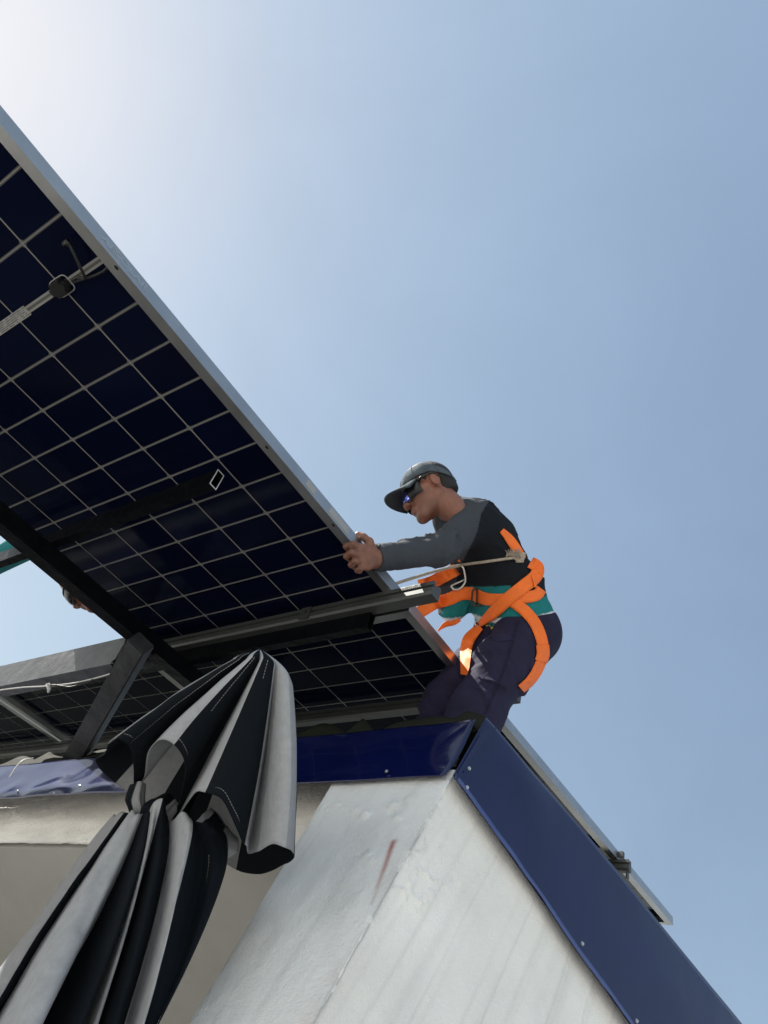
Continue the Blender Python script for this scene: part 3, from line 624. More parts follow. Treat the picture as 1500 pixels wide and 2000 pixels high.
# -- lower tier: gathered at the tie, fanning out downwards
fold = [  # top px,py,depth   mid px,py,depth   bottom px,py,depth   colour after
    ((222, 1596, 1.40), (75, 1790, 1.30), (-90, 2080, 1.16), GREY), ((232, 1592, 1.37), (60, 1815, 1.24), (-120, 2060, 1.10), GREY),
    ((244, 1586, 1.35), (95, 1795, 1.22), (-75, 2075, 1.06), DARK), ((252, 1590, 1.355), (108, 1800, 1.235), (-60, 2085, 1.08), PALE),
    ((262, 1588, 1.34), (150, 1770, 1.19), (0, 2080, 1.00), PALE), ((270, 1592, 1.335), (190, 1770, 1.19), (40, 2085, 1.00), PALE), ((276, 1596, 1.35), (198, 1775, 1.235), (22, 2080, 1.09), DARK),
    ((268, 1600, 1.355), (200, 1790, 1.22), (70, 2090, 1.06), DARK), ((292, 1590, 1.335), (245, 1775, 1.175), (120, 2090, 1.01), DARK), ((284, 1610, 1.36), (258, 1735, 1.235), (128, 2085, 1.08), GREY),
    ((300, 1570, 1.335), (272, 1725, 1.21), (160, 2085, 1.04), PALE), ((318, 1560, 1.33), (262, 1770, 1.225), (166, 2085, 1.07), DARK),
    ((322, 1580, 1.335), (292, 1760, 1.185), (200, 2090, 1.02), DARK), ((326, 1600, 1.345), (312, 1745, 1.23), (214, 2085, 1.07), GREY), ((338, 1600, 1.33), (318, 1760, 1.22), (232, 2085, 1.06), PALE),
    ((356, 1585, 1.31), (345, 1740, 1.18), (256, 2085, 1.02), PALE), ((372, 1600, 1.30), (358, 1700, 1.20), (248, 2080, 1.05), DARK), ((390, 1600, 1.30), (372, 1790, 1.20), (262, 2085, 1.03), DARK),
    ((412, 1610, 1.30), (402, 1780, 1.20), (270, 2070, 1.04), DARK), ((434, 1640, 1.33), (418, 1762, 1.25), (262, 2060, 1.10), DARK), ((430, 1660, 1.40), (380, 1800, 1.36), (230, 2080, 1.25), DARK)]
Tt = catmull([at(*f[0]) for f in fold], 7); Mm = catmull([at(*f[1]) for f in fold], 7); Bb = catmull([at(*f[2]) for f in fold], 7)
n = len(Tt); nv = 60; V2 = np.zeros((n, nv, 3))
for k in range(nv):
    t = k / (nv - 1); a_, b_, c_ = (1 - t) * (1 - 2 * t), 4 * t * (1 - t), t * (2 * t - 1); V2[:, k] = Tt * a_ + Mm * b_ + Bb * c_
Q = V2.reshape(-1, 3); wr = fbm(np.stack(np.broadcast_arrays(np.arange(n)[:, None] * .16, np.linspace(0, 2.5, nv)[None], 0 * np.arange(nv)[None] + 5.), -1), 2)
V2 = (Q + (fbm(Q * 14 + 4, 3)[:, None] * .014 + wr.reshape(-1, 1) * .012) * A([.6, -.7, .3])).reshape(n, nv, 3)
cc2 = np.repeat(np.array([f[3] for f in fold]), 7, 0)[:n]
low = cloth_obj('lower_canopy', V2, cc2, False, parasol)
sol = low.modifiers.new('thickness', 'SOLIDIFY'); sol.thickness = .0016
stitches(tocam(V2[17 * 7 + 4, 12:]), low); stitches(tocam(V2[7 * 7 - 3, 30:]), low)
# soft bulge of pale cloth spilling out between the two tiers
bul = [((415, 1590, 1.33), (440, 1640, 1.27), (395, 1690, 1.25)), ((438, 1588, 1.35), (466, 1622, 1.29), (420, 1690, 1.26))]
def blob(pts, rr, colr, ph):
    P = catmull(pts, 14); m = len(P); R = np.interp(np.linspace(0, 1, m), np.linspace(0, 1, len(rr)), rr); nk = 40
    t = P[-1] - P[0]; t /= np.linalg.norm(t); a_ = np.cross(t, (0, 0, 1)); a_ /= np.linalg.norm(a_); b_ = np.cross(a_, t)
    th = np.linspace(0, 2 * math.pi, nk, endpoint=False); G = np.zeros((m, nk, 3))
    for i in range(m):
        u_ = i / (m - 1); rad = R[i] * (1 + .22 * np.sin(3 * th + ph + 1.5 * u_) + .12 * np.sin(7 * th + 2 * ph - 2 * u_) + .06 * np.sin(13 * th + ph))
        G[i] = P[i] + (np.cos(th)[:, None] * a_ * 1.15 + np.sin(th)[:, None] * b_ * .85) * rad[:, None]
    G += fbm(G.reshape(-1, 3) * 30, 2).reshape(m, nk, 1) * .010 * A([.6, -.7, .3])
    f = [(i * nk + k, i * nk + (k + 1) % nk, (i + 1) * nk + (k + 1) % nk, (i + 1) * nk + k) for i in range(m - 1) for k in range(nk)] + [tuple(range(nk))]
    o = mesh_obj('cloth_bulge', G.reshape(-1, 3), f, M_canopy, None, True); c = np.tile(colr, (m, nk, 1)); c[:, int(nk * .55):int(nk * .8)] = DARK; set_col(o.data, c.reshape(-1, 3)); wparent(o, parasol)
blob([at(436, 1606, 1.36), at(425, 1624, 1.325), at(402, 1642, 1.31), at(376, 1664, 1.31), at(362, 1684, 1.33)], [.026, .034, .031, .020, .004], GREY * 1.05, .4)
blob([at(338, 1560, 1.40), at(312, 1580, 1.365), at(292, 1600, 1.355), at(281, 1618, 1.36)], [.014, .020, .018, .006], GREY * 1.05, 1.7)
blob([at(272, 1530, 1.40), at(266, 1560, 1.375), at(270, 1588, 1.37), at(262, 1602, 1.375)], [.012, .016, .015, .006], GREY * .95, 3.1)
mb = MB(); mb.tube([apex * 1.05, at(330, 1640, 1.40), at(90, 2080, 1.22), at(-120, 2500, 1.10)], .014, 12); mb.build('mast', M_black, parasol, True)

# ---------------------------------------------------------------- people: signed-distance modelling
def rc(a, b, r1, r2):                          # round cone
    a, b = A(a, dtype=np.float32), A(b, dtype=np.float32)
    def f(p):
        ba = b - a; l2 = ba @ ba; rr = r1 - r2; a2 = l2 - rr * rr; il2 = 1 / l2
        pa = p - a; y = pa @ ba; z = y - l2; x2 = ((pa * l2 - y[:, None] * ba) ** 2).sum(1); y2 = y * y * l2; z2 = z * z * l2
        k = np.sign(rr) * rr * rr * x2; out = (np.sqrt(x2 * a2 * il2) + y * rr) * il2 - r1
        m1 = np.sign(z) * a2 * z2 > k; m2 = np.sign(y) * a2 * y2 < k
        out = np.where(m1, np.sqrt(x2 + z2) * il2 - r2, np.where(m2, np.sqrt(x2 + y2) * il2 - r1, out)); return out
    return f
def el(c, ax, r):                              # ellipsoid, ax = 3 axis vectors as rows
    c = A(c, dtype=np.float32); ax = A(ax, dtype=np.float32); r = A(r, dtype=np.float32)
    def f(p):
        q = (p - c) @ ax.T; k0 = np.linalg.norm(q / r, axis=1); k1 = np.linalg.norm(q / (r * r), axis=1) + 1e-9; return k0 * (k0 - 1) / k1
    return f
def smin(a, b, k):
    h = np.clip(.5 + .5 * (b - a) / k, 0, 1); return b * (1 - h) + a * h - k * h * (1 - h)
class union:
    def __init__(s, items, k=.02, cuts=()):
        s.items = []; s.cuts = list(cuts)
        for it in items:
            g_, kk = it if isinstance(it, tuple) else (it, k)
            if isinstance(g_, union): s.items += [(a, min(b, kk) if i else kk) for i, (a, b) in enumerate(g_.items)]; s.cuts += g_.cuts
            else: s.items.append((g_, kk))
    def __call__(s, p):
        c = p.mean(0)[None]; R = float(np.sqrt(((p - c) ** 2).sum(1).max())) if len(p) else 0
        if R < .06 and len(s.items) > 3:           # compact batch: keep only the shapes that can matter here
            dc = [float(g_(c)[0]) for g_, _ in s.items]; lim = min(dc) + 2 * R + .06; its = [it for it, d in zip(s.items, dc) if d < lim]
        else: its = s.items
        d = None
        for g_, kk in its:
            v_ = g_(p); d = v_ if d is None else smin(d, v_, kk)
        for g_, kk in s.cuts: d = -smin(-d, g_(p), kk)
        return d
def sdf_mesh(name, f, lo, hi, h, mt, parent, colfn=None, B=10):
    lo, hi = A(lo, float), A(hi, float); nb = np.ceil((hi - lo) / (h * B)).astype(int); n = nb * B + 1
    D = np.full(n, 1.0, np.float32)
    bi = np.stack(np.meshgrid(*[np.arange(k) for k in nb], indexing='ij'), -1).reshape(-1, 3)
    dc = f((lo + (bi + .5) * B * h).astype(np.float32)); rad = B * h * .95 + .012
    loc = np.stack(np.meshgrid(*[np.arange(B + 1)] * 3, indexing='ij'), -1).reshape(-1, 3)
    for q, d in zip(bi, dc):
        sl = tuple(slice(k * B, k * B + B + 1) for k in q)
        if abs(d) > rad: D[sl] = np.where(D[sl] == 1.0, np.sign(d), D[sl]) if d < 0 else D[sl]
    act = bi[np.abs(dc) <= rad]
    for ch in act:
        P = ch * B + loc; D[P[:, 0], P[:, 1], P[:, 2]] = f((lo + P * h).astype(np.float32))
    S = D < 0; cell = np.zeros(n - 1, np.int8)
    for dx in (0, 1):
        for dy in (0, 1):
            for dz in (0, 1): cell += S[dx:n[0] - 1 + dx, dy:n[1] - 1 + dy, dz:n[2] - 1 + dz]
    ci = np.argwhere((cell > 0) & (cell < 8)); vid = -np.ones(n - 1, int); vid[tuple(ci.T)] = np.arange(len(ci))
    acc = np.zeros((len(ci), 3)); cnt = np.zeros(len(ci))
    cor = [A(c) for c in ((0, 0, 0), (1, 0, 0), (0, 1, 0), (1, 1, 0), (0, 0, 1), (1, 0, 1), (0, 1, 1), (1, 1, 1))]
    for i in range(8):
        for j in range(i + 1, 8):
            if abs(cor[i] - cor[j]).sum() != 1: continue
            a_ = D[tuple((ci + cor[i]).T)]; b_ = D[tuple((ci + cor[j]).T)]; m = (a_ < 0) != (b_ < 0)
            t = np.where(m, a_ / np.where(m, a_ - b_, 1), 0); acc[m] += (cor[i] + (cor[j] - cor[i]) * t[:, None])[m]; cnt[m] += 1
    V = lo + (ci + acc / np.maximum(cnt, 1)[:, None]) * h
    Fc = []
    for ax in range(3):
        u, w = (ax + 1) % 3, (ax + 2) % 3; s0 = [slice(None)] * 3; s1 = [slice(None)] * 3; s0[ax] = slice(0, -1); s1[ax] = slice(1, None)
        a_, b_ = S[tuple(s0)], S[tuple(s1)]; e = np.argwhere(a_ != b_); e = e[(e[:, u] > 0) & (e[:, w] > 0) & (e[:, u] < n[u] - 1) & (e[:, w] < n[w] - 1)]
        o = np.zeros((4, 3), int); o[1, u] = -1; o[2, u] = -1; o[2, w] = -1; o[3, w] = -1
        qd = np.stack([vid[tuple((e + k).T)] for k in o], 1); fl = a_[tuple(e.T)]; qd[~fl] = qd[~fl][:, ::-1]; Fc.append(qd[(qd >= 0).all(1)])
    Fc = np.concatenate(Fc)
    ob = mesh_obj(name, V, Fc, mt, None, True)
    bm = bmesh.new(); bm.from_mesh(ob.data); bmesh.ops.smooth_vert(bm, verts=bm.verts, factor=.4, use_axis_x=True, use_axis_y=True, use_axis_z=True); bmesh.ops.recalc_face_normals(bm, faces=bm.faces); bm.to_mesh(ob.data); bm.free()
    if colfn is not None: set_col(ob.data, colfn(V))
    if parent is not None: wparent(ob, parent)
    return ob
def frame(fw, up):                             # head axes given in camera terms (right, down, forward)
    up = A(up, float); up /= np.linalg.norm(up); fw = A(fw, float); fw -= up * (fw @ up); fw /= np.linalg.norm(fw)
    lf = np.cross(up, fw); return W @ fw, W @ up, W @ lf
def bounds(pts, pad): P = np.array(pts); return P.min(0) - pad, P.max(0) + pad
SK = A([.215, .088, .056]); SKD = A([.17, .075, .048]); LIP = A([.26, .10, .08])
class Head:
    def __init__(s, c, fw, up, k=1.0):
        s.c = A(c); s.f, s.u, s.l = frame(fw, up); s.k = k; s.ax = np.stack([s.f, s.u, s.l])
    def p(s, f, u, l): return s.c + (s.f * f + s.u * u + s.l * l) * s.k
    def loc(s, V): return ((V - s.c) @ s.ax.T) / s.k
    def sdf(s):
        k = s.k; E = lambda c, r: el(s.p(*c), s.ax, A(r) * k); C = lambda a, b, r1, r2: rc(s.p(*a), s.p(*b), r1 * k, r2 * k)
        it = [E((-.004, .038, 0), (.095, .082, .075)), (E((.030, -.030, 0), (.062, .078, .060)), .03), (C((.074, -.100, .010), (.074, -.100, -.010), .018, .018), .03)]
        for sgn in (-1, 1):
            it += [(C((-.004, -.052, .050 * sgn), (.066, -.100, .014 * sgn), .016, .015), .03), (C((.070, -.022, .040 * sgn), (.030, -.020, .060 * sgn), .016, .012), .02),
                   (C((.088, .022, .018 * sgn), (.072, .020, .045 * sgn), .010, .009), .015)]
        it += [(C((.090, .004, 0), (.110, -.034, 0), .008, .0105), .012), (E((.104, -.040, .012), (.012, .009, .009)), .008), (E((.104, -.040, -.012), (.012, .009, .009)), .008),
               (E((.090, -.066, 0), (.013, .0065, .024)), .008), (E((.087, -.077, 0), (.013, .0065, .021)), .008), (C((-.030, -.030, 0), (-.050, -.125, 0), .046, .042), .02)]
        for sgn in (-1, 1):
            it += [(E((-.008, -.006, .074 * sgn), (.018, .031, .008)), .006), (C((-.004, -.018, .070 * sgn), (-.006, .012, .076 * sgn), .008, .007), .006)]
        return union(it, .02, [(E((-.003, -.002, .083 * sgn), (.008, .016, .006)), .005) for sgn in (-1, 1)] + [(E((.100, -.0715, 0), (.012, .0016, .022)), .003)])
    def color(s, V):
        q = s.loc(V); c = np.tile(SK, (len(V), 1)); m = np.exp(-(((q[:, 0] - .095) / .012) ** 2 + ((q[:, 1] + .0715) / .010) ** 2 + (q[:, 2] / .024) ** 2)); c = c * (1 - m[:, None]) + LIP * m[:, None]
        jaw = np.exp(-((q[:, 1] + .095) / .03) ** 2) * (q[:, 0] > .01); c = c * (1 - .22 * jaw[:, None] * A([1., .9, .8])) * (1 + .10 * np.clip(fbm(V * 55, 3) * 2, -1, 1)[:, None])
        e = np.exp(-((q[:, 2] ** 2 - .0757 ** 2) / .0012) ** 2) * np.exp(-(q[:, 0] / .02) ** 2 - (q[:, 1] / .03) ** 2); return c * (1 + .12 * e[:, None] * A([1.3, .7, .6]))
    def hair(s, parent, h=.004):
        base = el(s.p(-.006, .036, 0), s.ax, A((.0975, .085, .0775)) * s.k); nape = rc(s.p(-.055, -.02, 0), s.p(-.062, -.075, 0), .046 * s.k, .036 * s.k)
        def f(p):
            q = s.loc(p); d = smin(base(p), nape(p), .03) ; cut = np.maximum(q[:, 0] - (.030 + .5 * np.clip(q[:, 1] - .01, -.1, .05)), -(q[:, 1] + .055 + .25 * q[:, 0]))
            ear = np.sqrt(((q[:, 0] + .006) / .026) ** 2 + ((q[:, 1] + .006) / .038) ** 2) - 1
            return np.maximum(np.maximum(d, cut * s.k), -ear * .02)
        lo, hi = bounds([s.p(a, b, c) for a in (-.12, .12) for b in (-.13, .13) for c in (-.1, .1)], .01); return sdf_mesh('hair', f, lo, hi, h, M_hair, parent)
    def cap(s, parent, mtop, munder):
        k = s.k; nu, nv = 40, 14; V = []; R = A((.101, .086, .083)); c0 = A((-.002, .030, 0))
        for i in range(nu):
            th = 2 * math.pi * i / nu
            for j in range(nv):
                ph = math.pi / 2 * j / (nv - 1); cx, sx_ = math.cos(ph), math.sin(ph); fx = math.cos(th); lz_ = math.sin(th)
                drop = -.030 if fx < 0 else -.012                       # cap sits lower behind
                rim = (-.006 - .030 * max(0, -fx) + .004 * fx) * (1 - sx_)
                seam = 1 + .010 * abs(math.sin(3 * th)) ** .5 * cx
                f_, l_, u_ = fx * cx * R[0] * seam, lz_ * cx * R[2] * seam, (sx_ ** .92) * R[1] * (1 - .05 * (fx > .3) * (1 - sx_))
                V.append(s.p(c0[0] + f_, c0[1] + u_ + rim, c0[2] + l_))
        V = np.array(V); V = V + fbm(V * 26, 2)[:, None] * .004 * s.u
        Fc = [(i * nv + j, ((i + 1) % nu) * nv + j, ((i + 1) % nu) * nv + j + 1, i * nv + j + 1) for i in range(nu) for j in range(nv - 1)]
        root = mesh_obj('cap', V, Fc, mtop, None, True); so = root.modifiers.new('t', 'SOLIDIFY'); so.thickness = .004; wparent(root, parent)
        # curved brim
        bu, bv = 25, 10; U, D = [], []
        for i in range(bu):
            a = math.radians(-60 + 120 * i / (bu - 1))
            for j in range(bv):
                t = j / (bv - 1); r0 = A((math.cos(a) * .100, math.sin(a) * .083)); ext = .074 * max(math.cos(a * .98), 0) ** .5
                f_ = r0[0] + ext * t * (.55 + .45 * math.cos(a)); l_ = r0[1] * (1 + .06 * t); u_ = .026 - .012 * t - 4.6 * l_ * l_ * (.45 + .65 * t)
                U.append(s.p(f_, u_ + .003, l_)); D.append(s.p(f_, u_ - .0015, l_))
        nU = len(U); fq = [(i * bv + j, (i + 1) * bv + j, (i + 1) * bv + j + 1, i * bv + j + 1) for i in range(bu - 1) for j in range(bv - 1)]
        rim = [i * bv for i in range(bu)] + [(bu - 1) * bv + j for j in range(1, bv)] + [i * bv + bv - 1 for i in range(bu - 2, -1, -1)] + [j for j in range(bv - 2, 0, -1)]
        br = mesh_obj('brim', U, fq, mtop, None, True); wparent(br, root); so = br.modifiers.new('t', 'SOLIDIFY'); so.thickness = .002; so.offset = 0
        bd = mesh_obj('brim_underside', D, [q_[::-1] for q_ in fq], munder, None, True); wparent(bd, root); so = bd.modifiers.new('t', 'SOLIDIFY'); so.thickness = .002; so.offset = 0
        for i in range(0, nu, nu // 6 or 1):
            if i + 0 < nu:
                mb = MB(); mb.tube([V[i * nv + j] + (V[i * nv + j] - s.c) / np.linalg.norm(V[i * nv + j] - s.c) * .0006 for j in range(nv - 1)], .0013, 5); b_ = mb.build('panel_seam', mtop, None, True); wparent(b_, root)
        mb = MB(); mb.tube([s.p(-.002, .030 + .085, 0), s.p(-.002, .030 + .090, 0)], [.008, .005], 10); b_ = mb.build('top_button', mtop, None, True); wparent(b_, root)
        return root
    def glasses(s, parent):
        root = None; n = 15; V = []; Fc = []
        for i in range(n):
            a = math.radians(-66 + 132 * i / (n - 1))
            for u_, r_ in ((.016, .094), (.000, .102), (-.022, .104), (-.044 + .022 * math.exp(-(a / .20) ** 2), .098)):
                V.append(s.p(.014 + math.cos(a) * r_ * .97, u_, math.sin(a) * r_ * .80))
        Fc = [(i * 4 + j, i * 4 + j + 1, (i + 1) * 4 + j + 1, (i + 1) * 4 + j) for i in range(n - 1) for j in range(3)]
        root = mesh_obj('sunglasses', V, Fc, M_lens, None, True); root.data.materials.append(M_frame); root.data.polygons.foreach_set('material_index', [1 if (k // 3 < 4 or k // 3 >= n - 5) else 0 for k in range(len(Fc))]); so = root.modifiers.new('t', 'SOLIDIFY'); so.thickness = .0022; wparent(root, parent)
        mb = MB(); mb.tube([V[i * 4] + s.f * .001 for i in range(n)], .0032, 6); mb.tube([V[i * 4 + 3] for i in range(n)], .0016, 6); o = mb.build('rim', M_frame, None, True); wparent(o, root)
        for sg in (-1, 1):
            i = 0 if sg < 0 else n - 1
            mb = MB(); mb.tube([V[i * 4] - s.u * .006, s.p(.035, .012, .081 * sg), s.p(.0, .018, .083 * sg), s.p(-.012, .012, .082 * sg), s.p(-.022, -.006, .080 * sg)], [.008, .0045, .0035, .003, .002], 8); o = mb.build('temple_arm', M_frame, None, True); wparent(o, root)
        return root
CAMV = lambda v_: W @ A(v_, float)

# ---- the worker in the cap
hd = Head(at(840, 959, 2.40), (-.86, .36, -.34), (-.36, -.74, .57), .90)
NB = at(884, 1010, 2.48); SHL = at(923, 1021, 2.37); SHR = at(915, 1040, 2.62)
ELL = at(862, 1074, 2.16); WRL = at(736, 1090, 2.005); ELR = at(818, 1082, 2.50); WRR = at(715, 1082, 2.27)
CH = at(938, 1058, 2.47); WA = at(985, 1150, 2.46); HP = at(1005, 1215, 2.42); LFT = CAMV((.30, .02, -.95)); LFT /= np.linalg.norm(LFT)
HL = HP + LFT * .075; HR = HP - LFT * .085
KNL = at(930, 1392, 2.05); KNR = at(872, 1372, 2.24); FTL = at(850, 1560, 1.80); FTR = at(800, 1530, 2.0)
person = tag(empty('person', FTL), 'worker in grey cap, mirrored sunglasses and dark long-sleeved shirt gripping the overhead panel edge', 'person')
fing = [((709, 1071, 1.972), (690, 1063, 1.950), (676, 1067, 1.960), (682, 1074, 1.975)), ((707, 1083, 1.966), (686, 1079, 1.938), (677, 1086, 1.950), (684, 1092, 1.968)),
        ((710, 1096, 1.966), (693, 1096, 1.938), (686, 1103, 1.950), (693, 1107, 1.968)), ((716, 1107, 1.972), (703, 1110, 1.950), (698, 1114, 1.958), (703, 1116, 1.972))]
hand = []
for fgr, r_ in zip(fing, (.0105, .0108, .0102, .009)):
    P = [at(*q_) for q_ in fgr]; hand += [(rc(WRL + (P[0] - WRL) * .15, P[0], .021, r_ * 1.35), .012)] + [(rc(P[i], P[i + 1], r_ * (1 - .06 * i), r_ * (1 - .06 * (i + 1))), .003) for i in range(3)]
TH = [at(*q_) for q_ in ((727, 1078, 1.995), (721, 1058, 2.000), (710, 1049, 2.012), (699, 1044, 2.022))]
hand += [(rc(TH[0], TH[1], .0155, .0125), .010), (rc(TH[1], TH[2], .0120, .0108), .004), (rc(TH[2], TH[3], .0106, .0092), .004)]
hand += [(rc(ELL, WRL, .038, .026), .02)]
handf = union(hand, .012)
bodyf = union([hd.sdf(), (rc(hd.p(-.040, -.09, 0), NB, .041, .044), .02), (rc(SHL + (CH - NB) * .25, SHR + (CH - NB) * .25, .046, .046), .02), (rc(NB, CH, .055, .085), .04), (rc(CH, WA, .085, .075), .05), (rc(WA, HP, .075, .078), .05),
               (rc(SHL, ELL, .046, .038), .02), (rc(SHR, ELR, .046, .038), .02), (rc(ELR, WRR, .036, .025), .02), (rc(WRR, WRR + (WRR - ELR) * .3, .03, .02), .02),
               (rc(HL + (KNL - HL) * .1, KNL, .062, .050), .02), (rc(KNL, FTL, .052, .04), .02), (rc(HR + (KNR - HR) * .1, KNR, .062, .048), .02), (rc(KNR, FTR, .052, .04), .02), (handf, .012)], .02)
def body_col(V):
    c = hd.color(V); d = np.linalg.norm(V - WRL, axis=1); m = (d < .16)[:, None]; t = np.clip(fbm(V * 60, 2) * .6, -.25, .25)[:, None]; return np.where(m, SK * .80 * (1 + t), c)
lo, hi = bounds([hd.p(.12, .13, .1), hd.p(-.12, -.1, -.1), hd.p(.1, .1, -.1), SHL, SHR, WRL, WRR, KNL, KNR, FTL, FTR, HP, at(676, 1044, 1.93)], .11)
sdf_mesh('body', bodyf, lo, hi, .0038, M_skin, person, body_col)
hd.hair(person); hd.cap(person, M_cap, M_capunder); hd.glasses(person)
# shirt
SPN = (HP - NB) / np.linalg.norm(HP - NB)
wrist_dir = (WRL - ELL) / np.linalg.norm(WRL - ELL); rwd = (WRR - ELR) / np.linalg.norm(WRR - ELR)
sleeveL = union([rc(SHL, ELL, .060, .046), (rc(ELL, WRL + wrist_dir * .0, .046, .038), .03)], .03)
sleeveR = union([rc(SHR, ELR, .056, .040), (rc(ELR, WRR, .040, .034), .03)], .03)
torso = union([rc(at(884, 999, 2.465), at(898, 1020, 2.46), .050, .073), (rc(at(890, 1001, 2.45), at(932, 1012, 2.40), .040, .060), .03), (rc(NB, CH, .070, .110), .04), (rc(SHL + SPN * .02, SHR + SPN * .02, .066, .062), .06), (rc(CH + LFT * .05, WA + LFT * .050, .097, .096), .05), (rc(CH - LFT * .05, WA - LFT * .05, .096, .094), .05),
               (rc(WA + LFT * .045, HP + LFT * .05 + SPN * .01, .098, .112), .05), (rc(WA - LFT * .05, HP - LFT * .05, .096, .110), .05),
               (rc(at(895, 1150, 2.46), at(888, 1195, 2.44), .060, .030), .06), (rc(at(850, 1140, 2.52), at(880, 1180, 2.47), .030, .045), .05)], .05)
fold_a = at(700, 1150, 2.2)
def crinkle(p, axis, f1, amp, nz=None):       # cloth folds running across an axis
    n1, n2 = nz if nz is not None else (fbm(p * 9, 2), fbm(p * 6 + 3, 2))
    r_ = 1 - np.abs(np.sin((p @ axis.astype(np.float32)) * f1 * .5 + n1 * 6)); return -amp * 1.5 * (r_ * r_ - .3) * np.clip(.45 + n2 * 2.2, 0, 1)
EL_ = ELL
HEM0 = at(950, 1170, 2.42); HEMN = np.cross(at(1045, 1162, 2.42) - at(863, 1172, 2.42), at(950, 1162, 2.60) - HEM0); HEMN /= np.linalg.norm(HEMN); HEMN *= np.sign(HEMN @ (at(950, 1300, 2.42) - HEM0))
def shirtf(p):
    dL = sleeveL(p); dT = torso(p); dR = np.maximum(sleeveR(p), (p - WRR) @ rwd); nz = (fbm(p * 9, 2), fbm(p * 6 + 3, 2))
    d = smin(smin(dT, dL, .045), dR, .04)
    ne = np.exp(-(np.linalg.norm(p - EL_, axis=1) / .10) ** 2); nc = np.exp(-(np.linalg.norm(p - WRL, axis=1) / .07) ** 2)
    d = d + crinkle(p, wrist_dir, 120, .011, nz) * ne + crinkle(p, wrist_dir, 230, .0075, nz) * nc + crinkle(p, SPN, 48, .0055, nz) + crinkle(p, (SPN + LFT) / 1.4, 75, .0035, nz) + crinkle(p, (wrist_dir + SPN * .7) / 1.2, 95, .008, nz) * np.exp(-(np.linalg.norm(p - SHL, axis=1) / .13) ** 2)
    d = np.maximum(d, (p - WRL) @ wrist_dir - .004)
    hemn = (p - HEM0) @ HEMN - .085 + .010 * np.sin((p @ LFT) * 40) + .010 * np.sin((p @ wrist_dir) * 30); d = np.maximum(d, hemn)
    nk = np.linalg.norm(p - hd.p(-.012, -.080, 0), axis=1) - .053; d = np.maximum(d, -nk)
    return d
def shirt_col(V):
    V = A(V, dtype=np.float32); n = len(V); dL = sleeveL(V); dT = torso(V)
    up_ = (V - NB) @ SPN; c = np.tile(A([.007, .009, .013]), (n, 1))
    sn = np.cross(at(951, 985, 2.4), at(906, 1096, 2.4)); sn /= np.linalg.norm(sn); sn *= np.sign(at(860, 1030, 2.4) @ sn)       # raglan seam from back of shoulder to armpit
    sl = (V @ sn) > .004 * np.sin((V @ SPN) * 60)
    c[sl] = A([.046, .053, .064])
    h_ = (V - HEM0) @ HEMN + .006 * np.sin((V @ wrist_dir) * 16)
    c[(h_ > .0) & ~sl] = A([.012, .17, .175]); c[(h_ > .050)] = A([.58, .60, .64]); c[(h_ > .066)] = A([.012, .13, .135]); c[(h_ > .078)] = A([.62, .42, .04])
    fr = (((V - WA) @ wrist_dir) > .10) & ~sl & (h_ > -.05); c[fr & (h_ < .0)] = A([.012, .17, .175])
    return c
lo, hi = bounds([SHL, SHR, ELL, WRL, WRR, ELR, HP, NB, WA], .17); sdf_mesh('shirt', shirtf, lo, hi, .0045, M_shirt, person, shirt_col)
# trousers
trs = union([rc(HP + LFT * .055 + SPN * .01, HP - LFT * .06 + SPN * .01, .101, .100), (rc(at(1008, 1245, 2.40) , at(998, 1268, 2.46), .082, .082), .05), (rc(HL + SPN * .03, HL + (KNL - HL) * .55, .098, .084), .04), (rc(HL + (KNL - HL) * .5, KNL, .086, .070), .04),
             (rc(KNL, FTL, .076, .062), .04), (rc(HR + SPN * .03, KNR, .092, .066), .04), (rc(KNR, FTR, .068, .060), .04)], .05)
leg = (KNL - HL) / np.linalg.norm(KNL - HL)
def trf(p):
    nz = (fbm(p * 9, 2), fbm(p * 6 + 3, 2)); d = trs(p) + crinkle(p, leg, 70, .006, nz) + crinkle(p, (leg * .5 + wrist_dir) / 1.1, 95, .005, nz) + crinkle(p, (leg - SPN * .4 + LFT * .6) / 1.3, 52, .006, nz)
    return np.maximum(d, -((p - HEM0) @ HEMN - .048))
lo, hi = bounds([HL, HR, KNL, KNR, FTL, FTR, at(1092, 1233, 2.42)], .15); sdf_mesh('trousers', trf, lo, hi, .005, M_trouser, person)
for nm, ft, kn in (('boot', FTL, KNL), ('boot', FTR, KNR)):
    fwd = CAMV((-.7, .2, .4)); fwd[2] = 0; fwd /= np.linalg.norm(fwd); bf = union([rc(ft + A([0, 0, .02]), ft + A([0, 0, -.05]), .05, .045), (rc(ft + A([0, 0, -.06]), ft + fwd * .14 + A([0, 0, -.065]), .045, .035), .03)], .03)
    lo, hi = bounds([ft, ft + fwd * .2 + A([0, 0, -.1])], .09); sdf_mesh(nm, bf, lo, hi, .007, M_plastic, person)

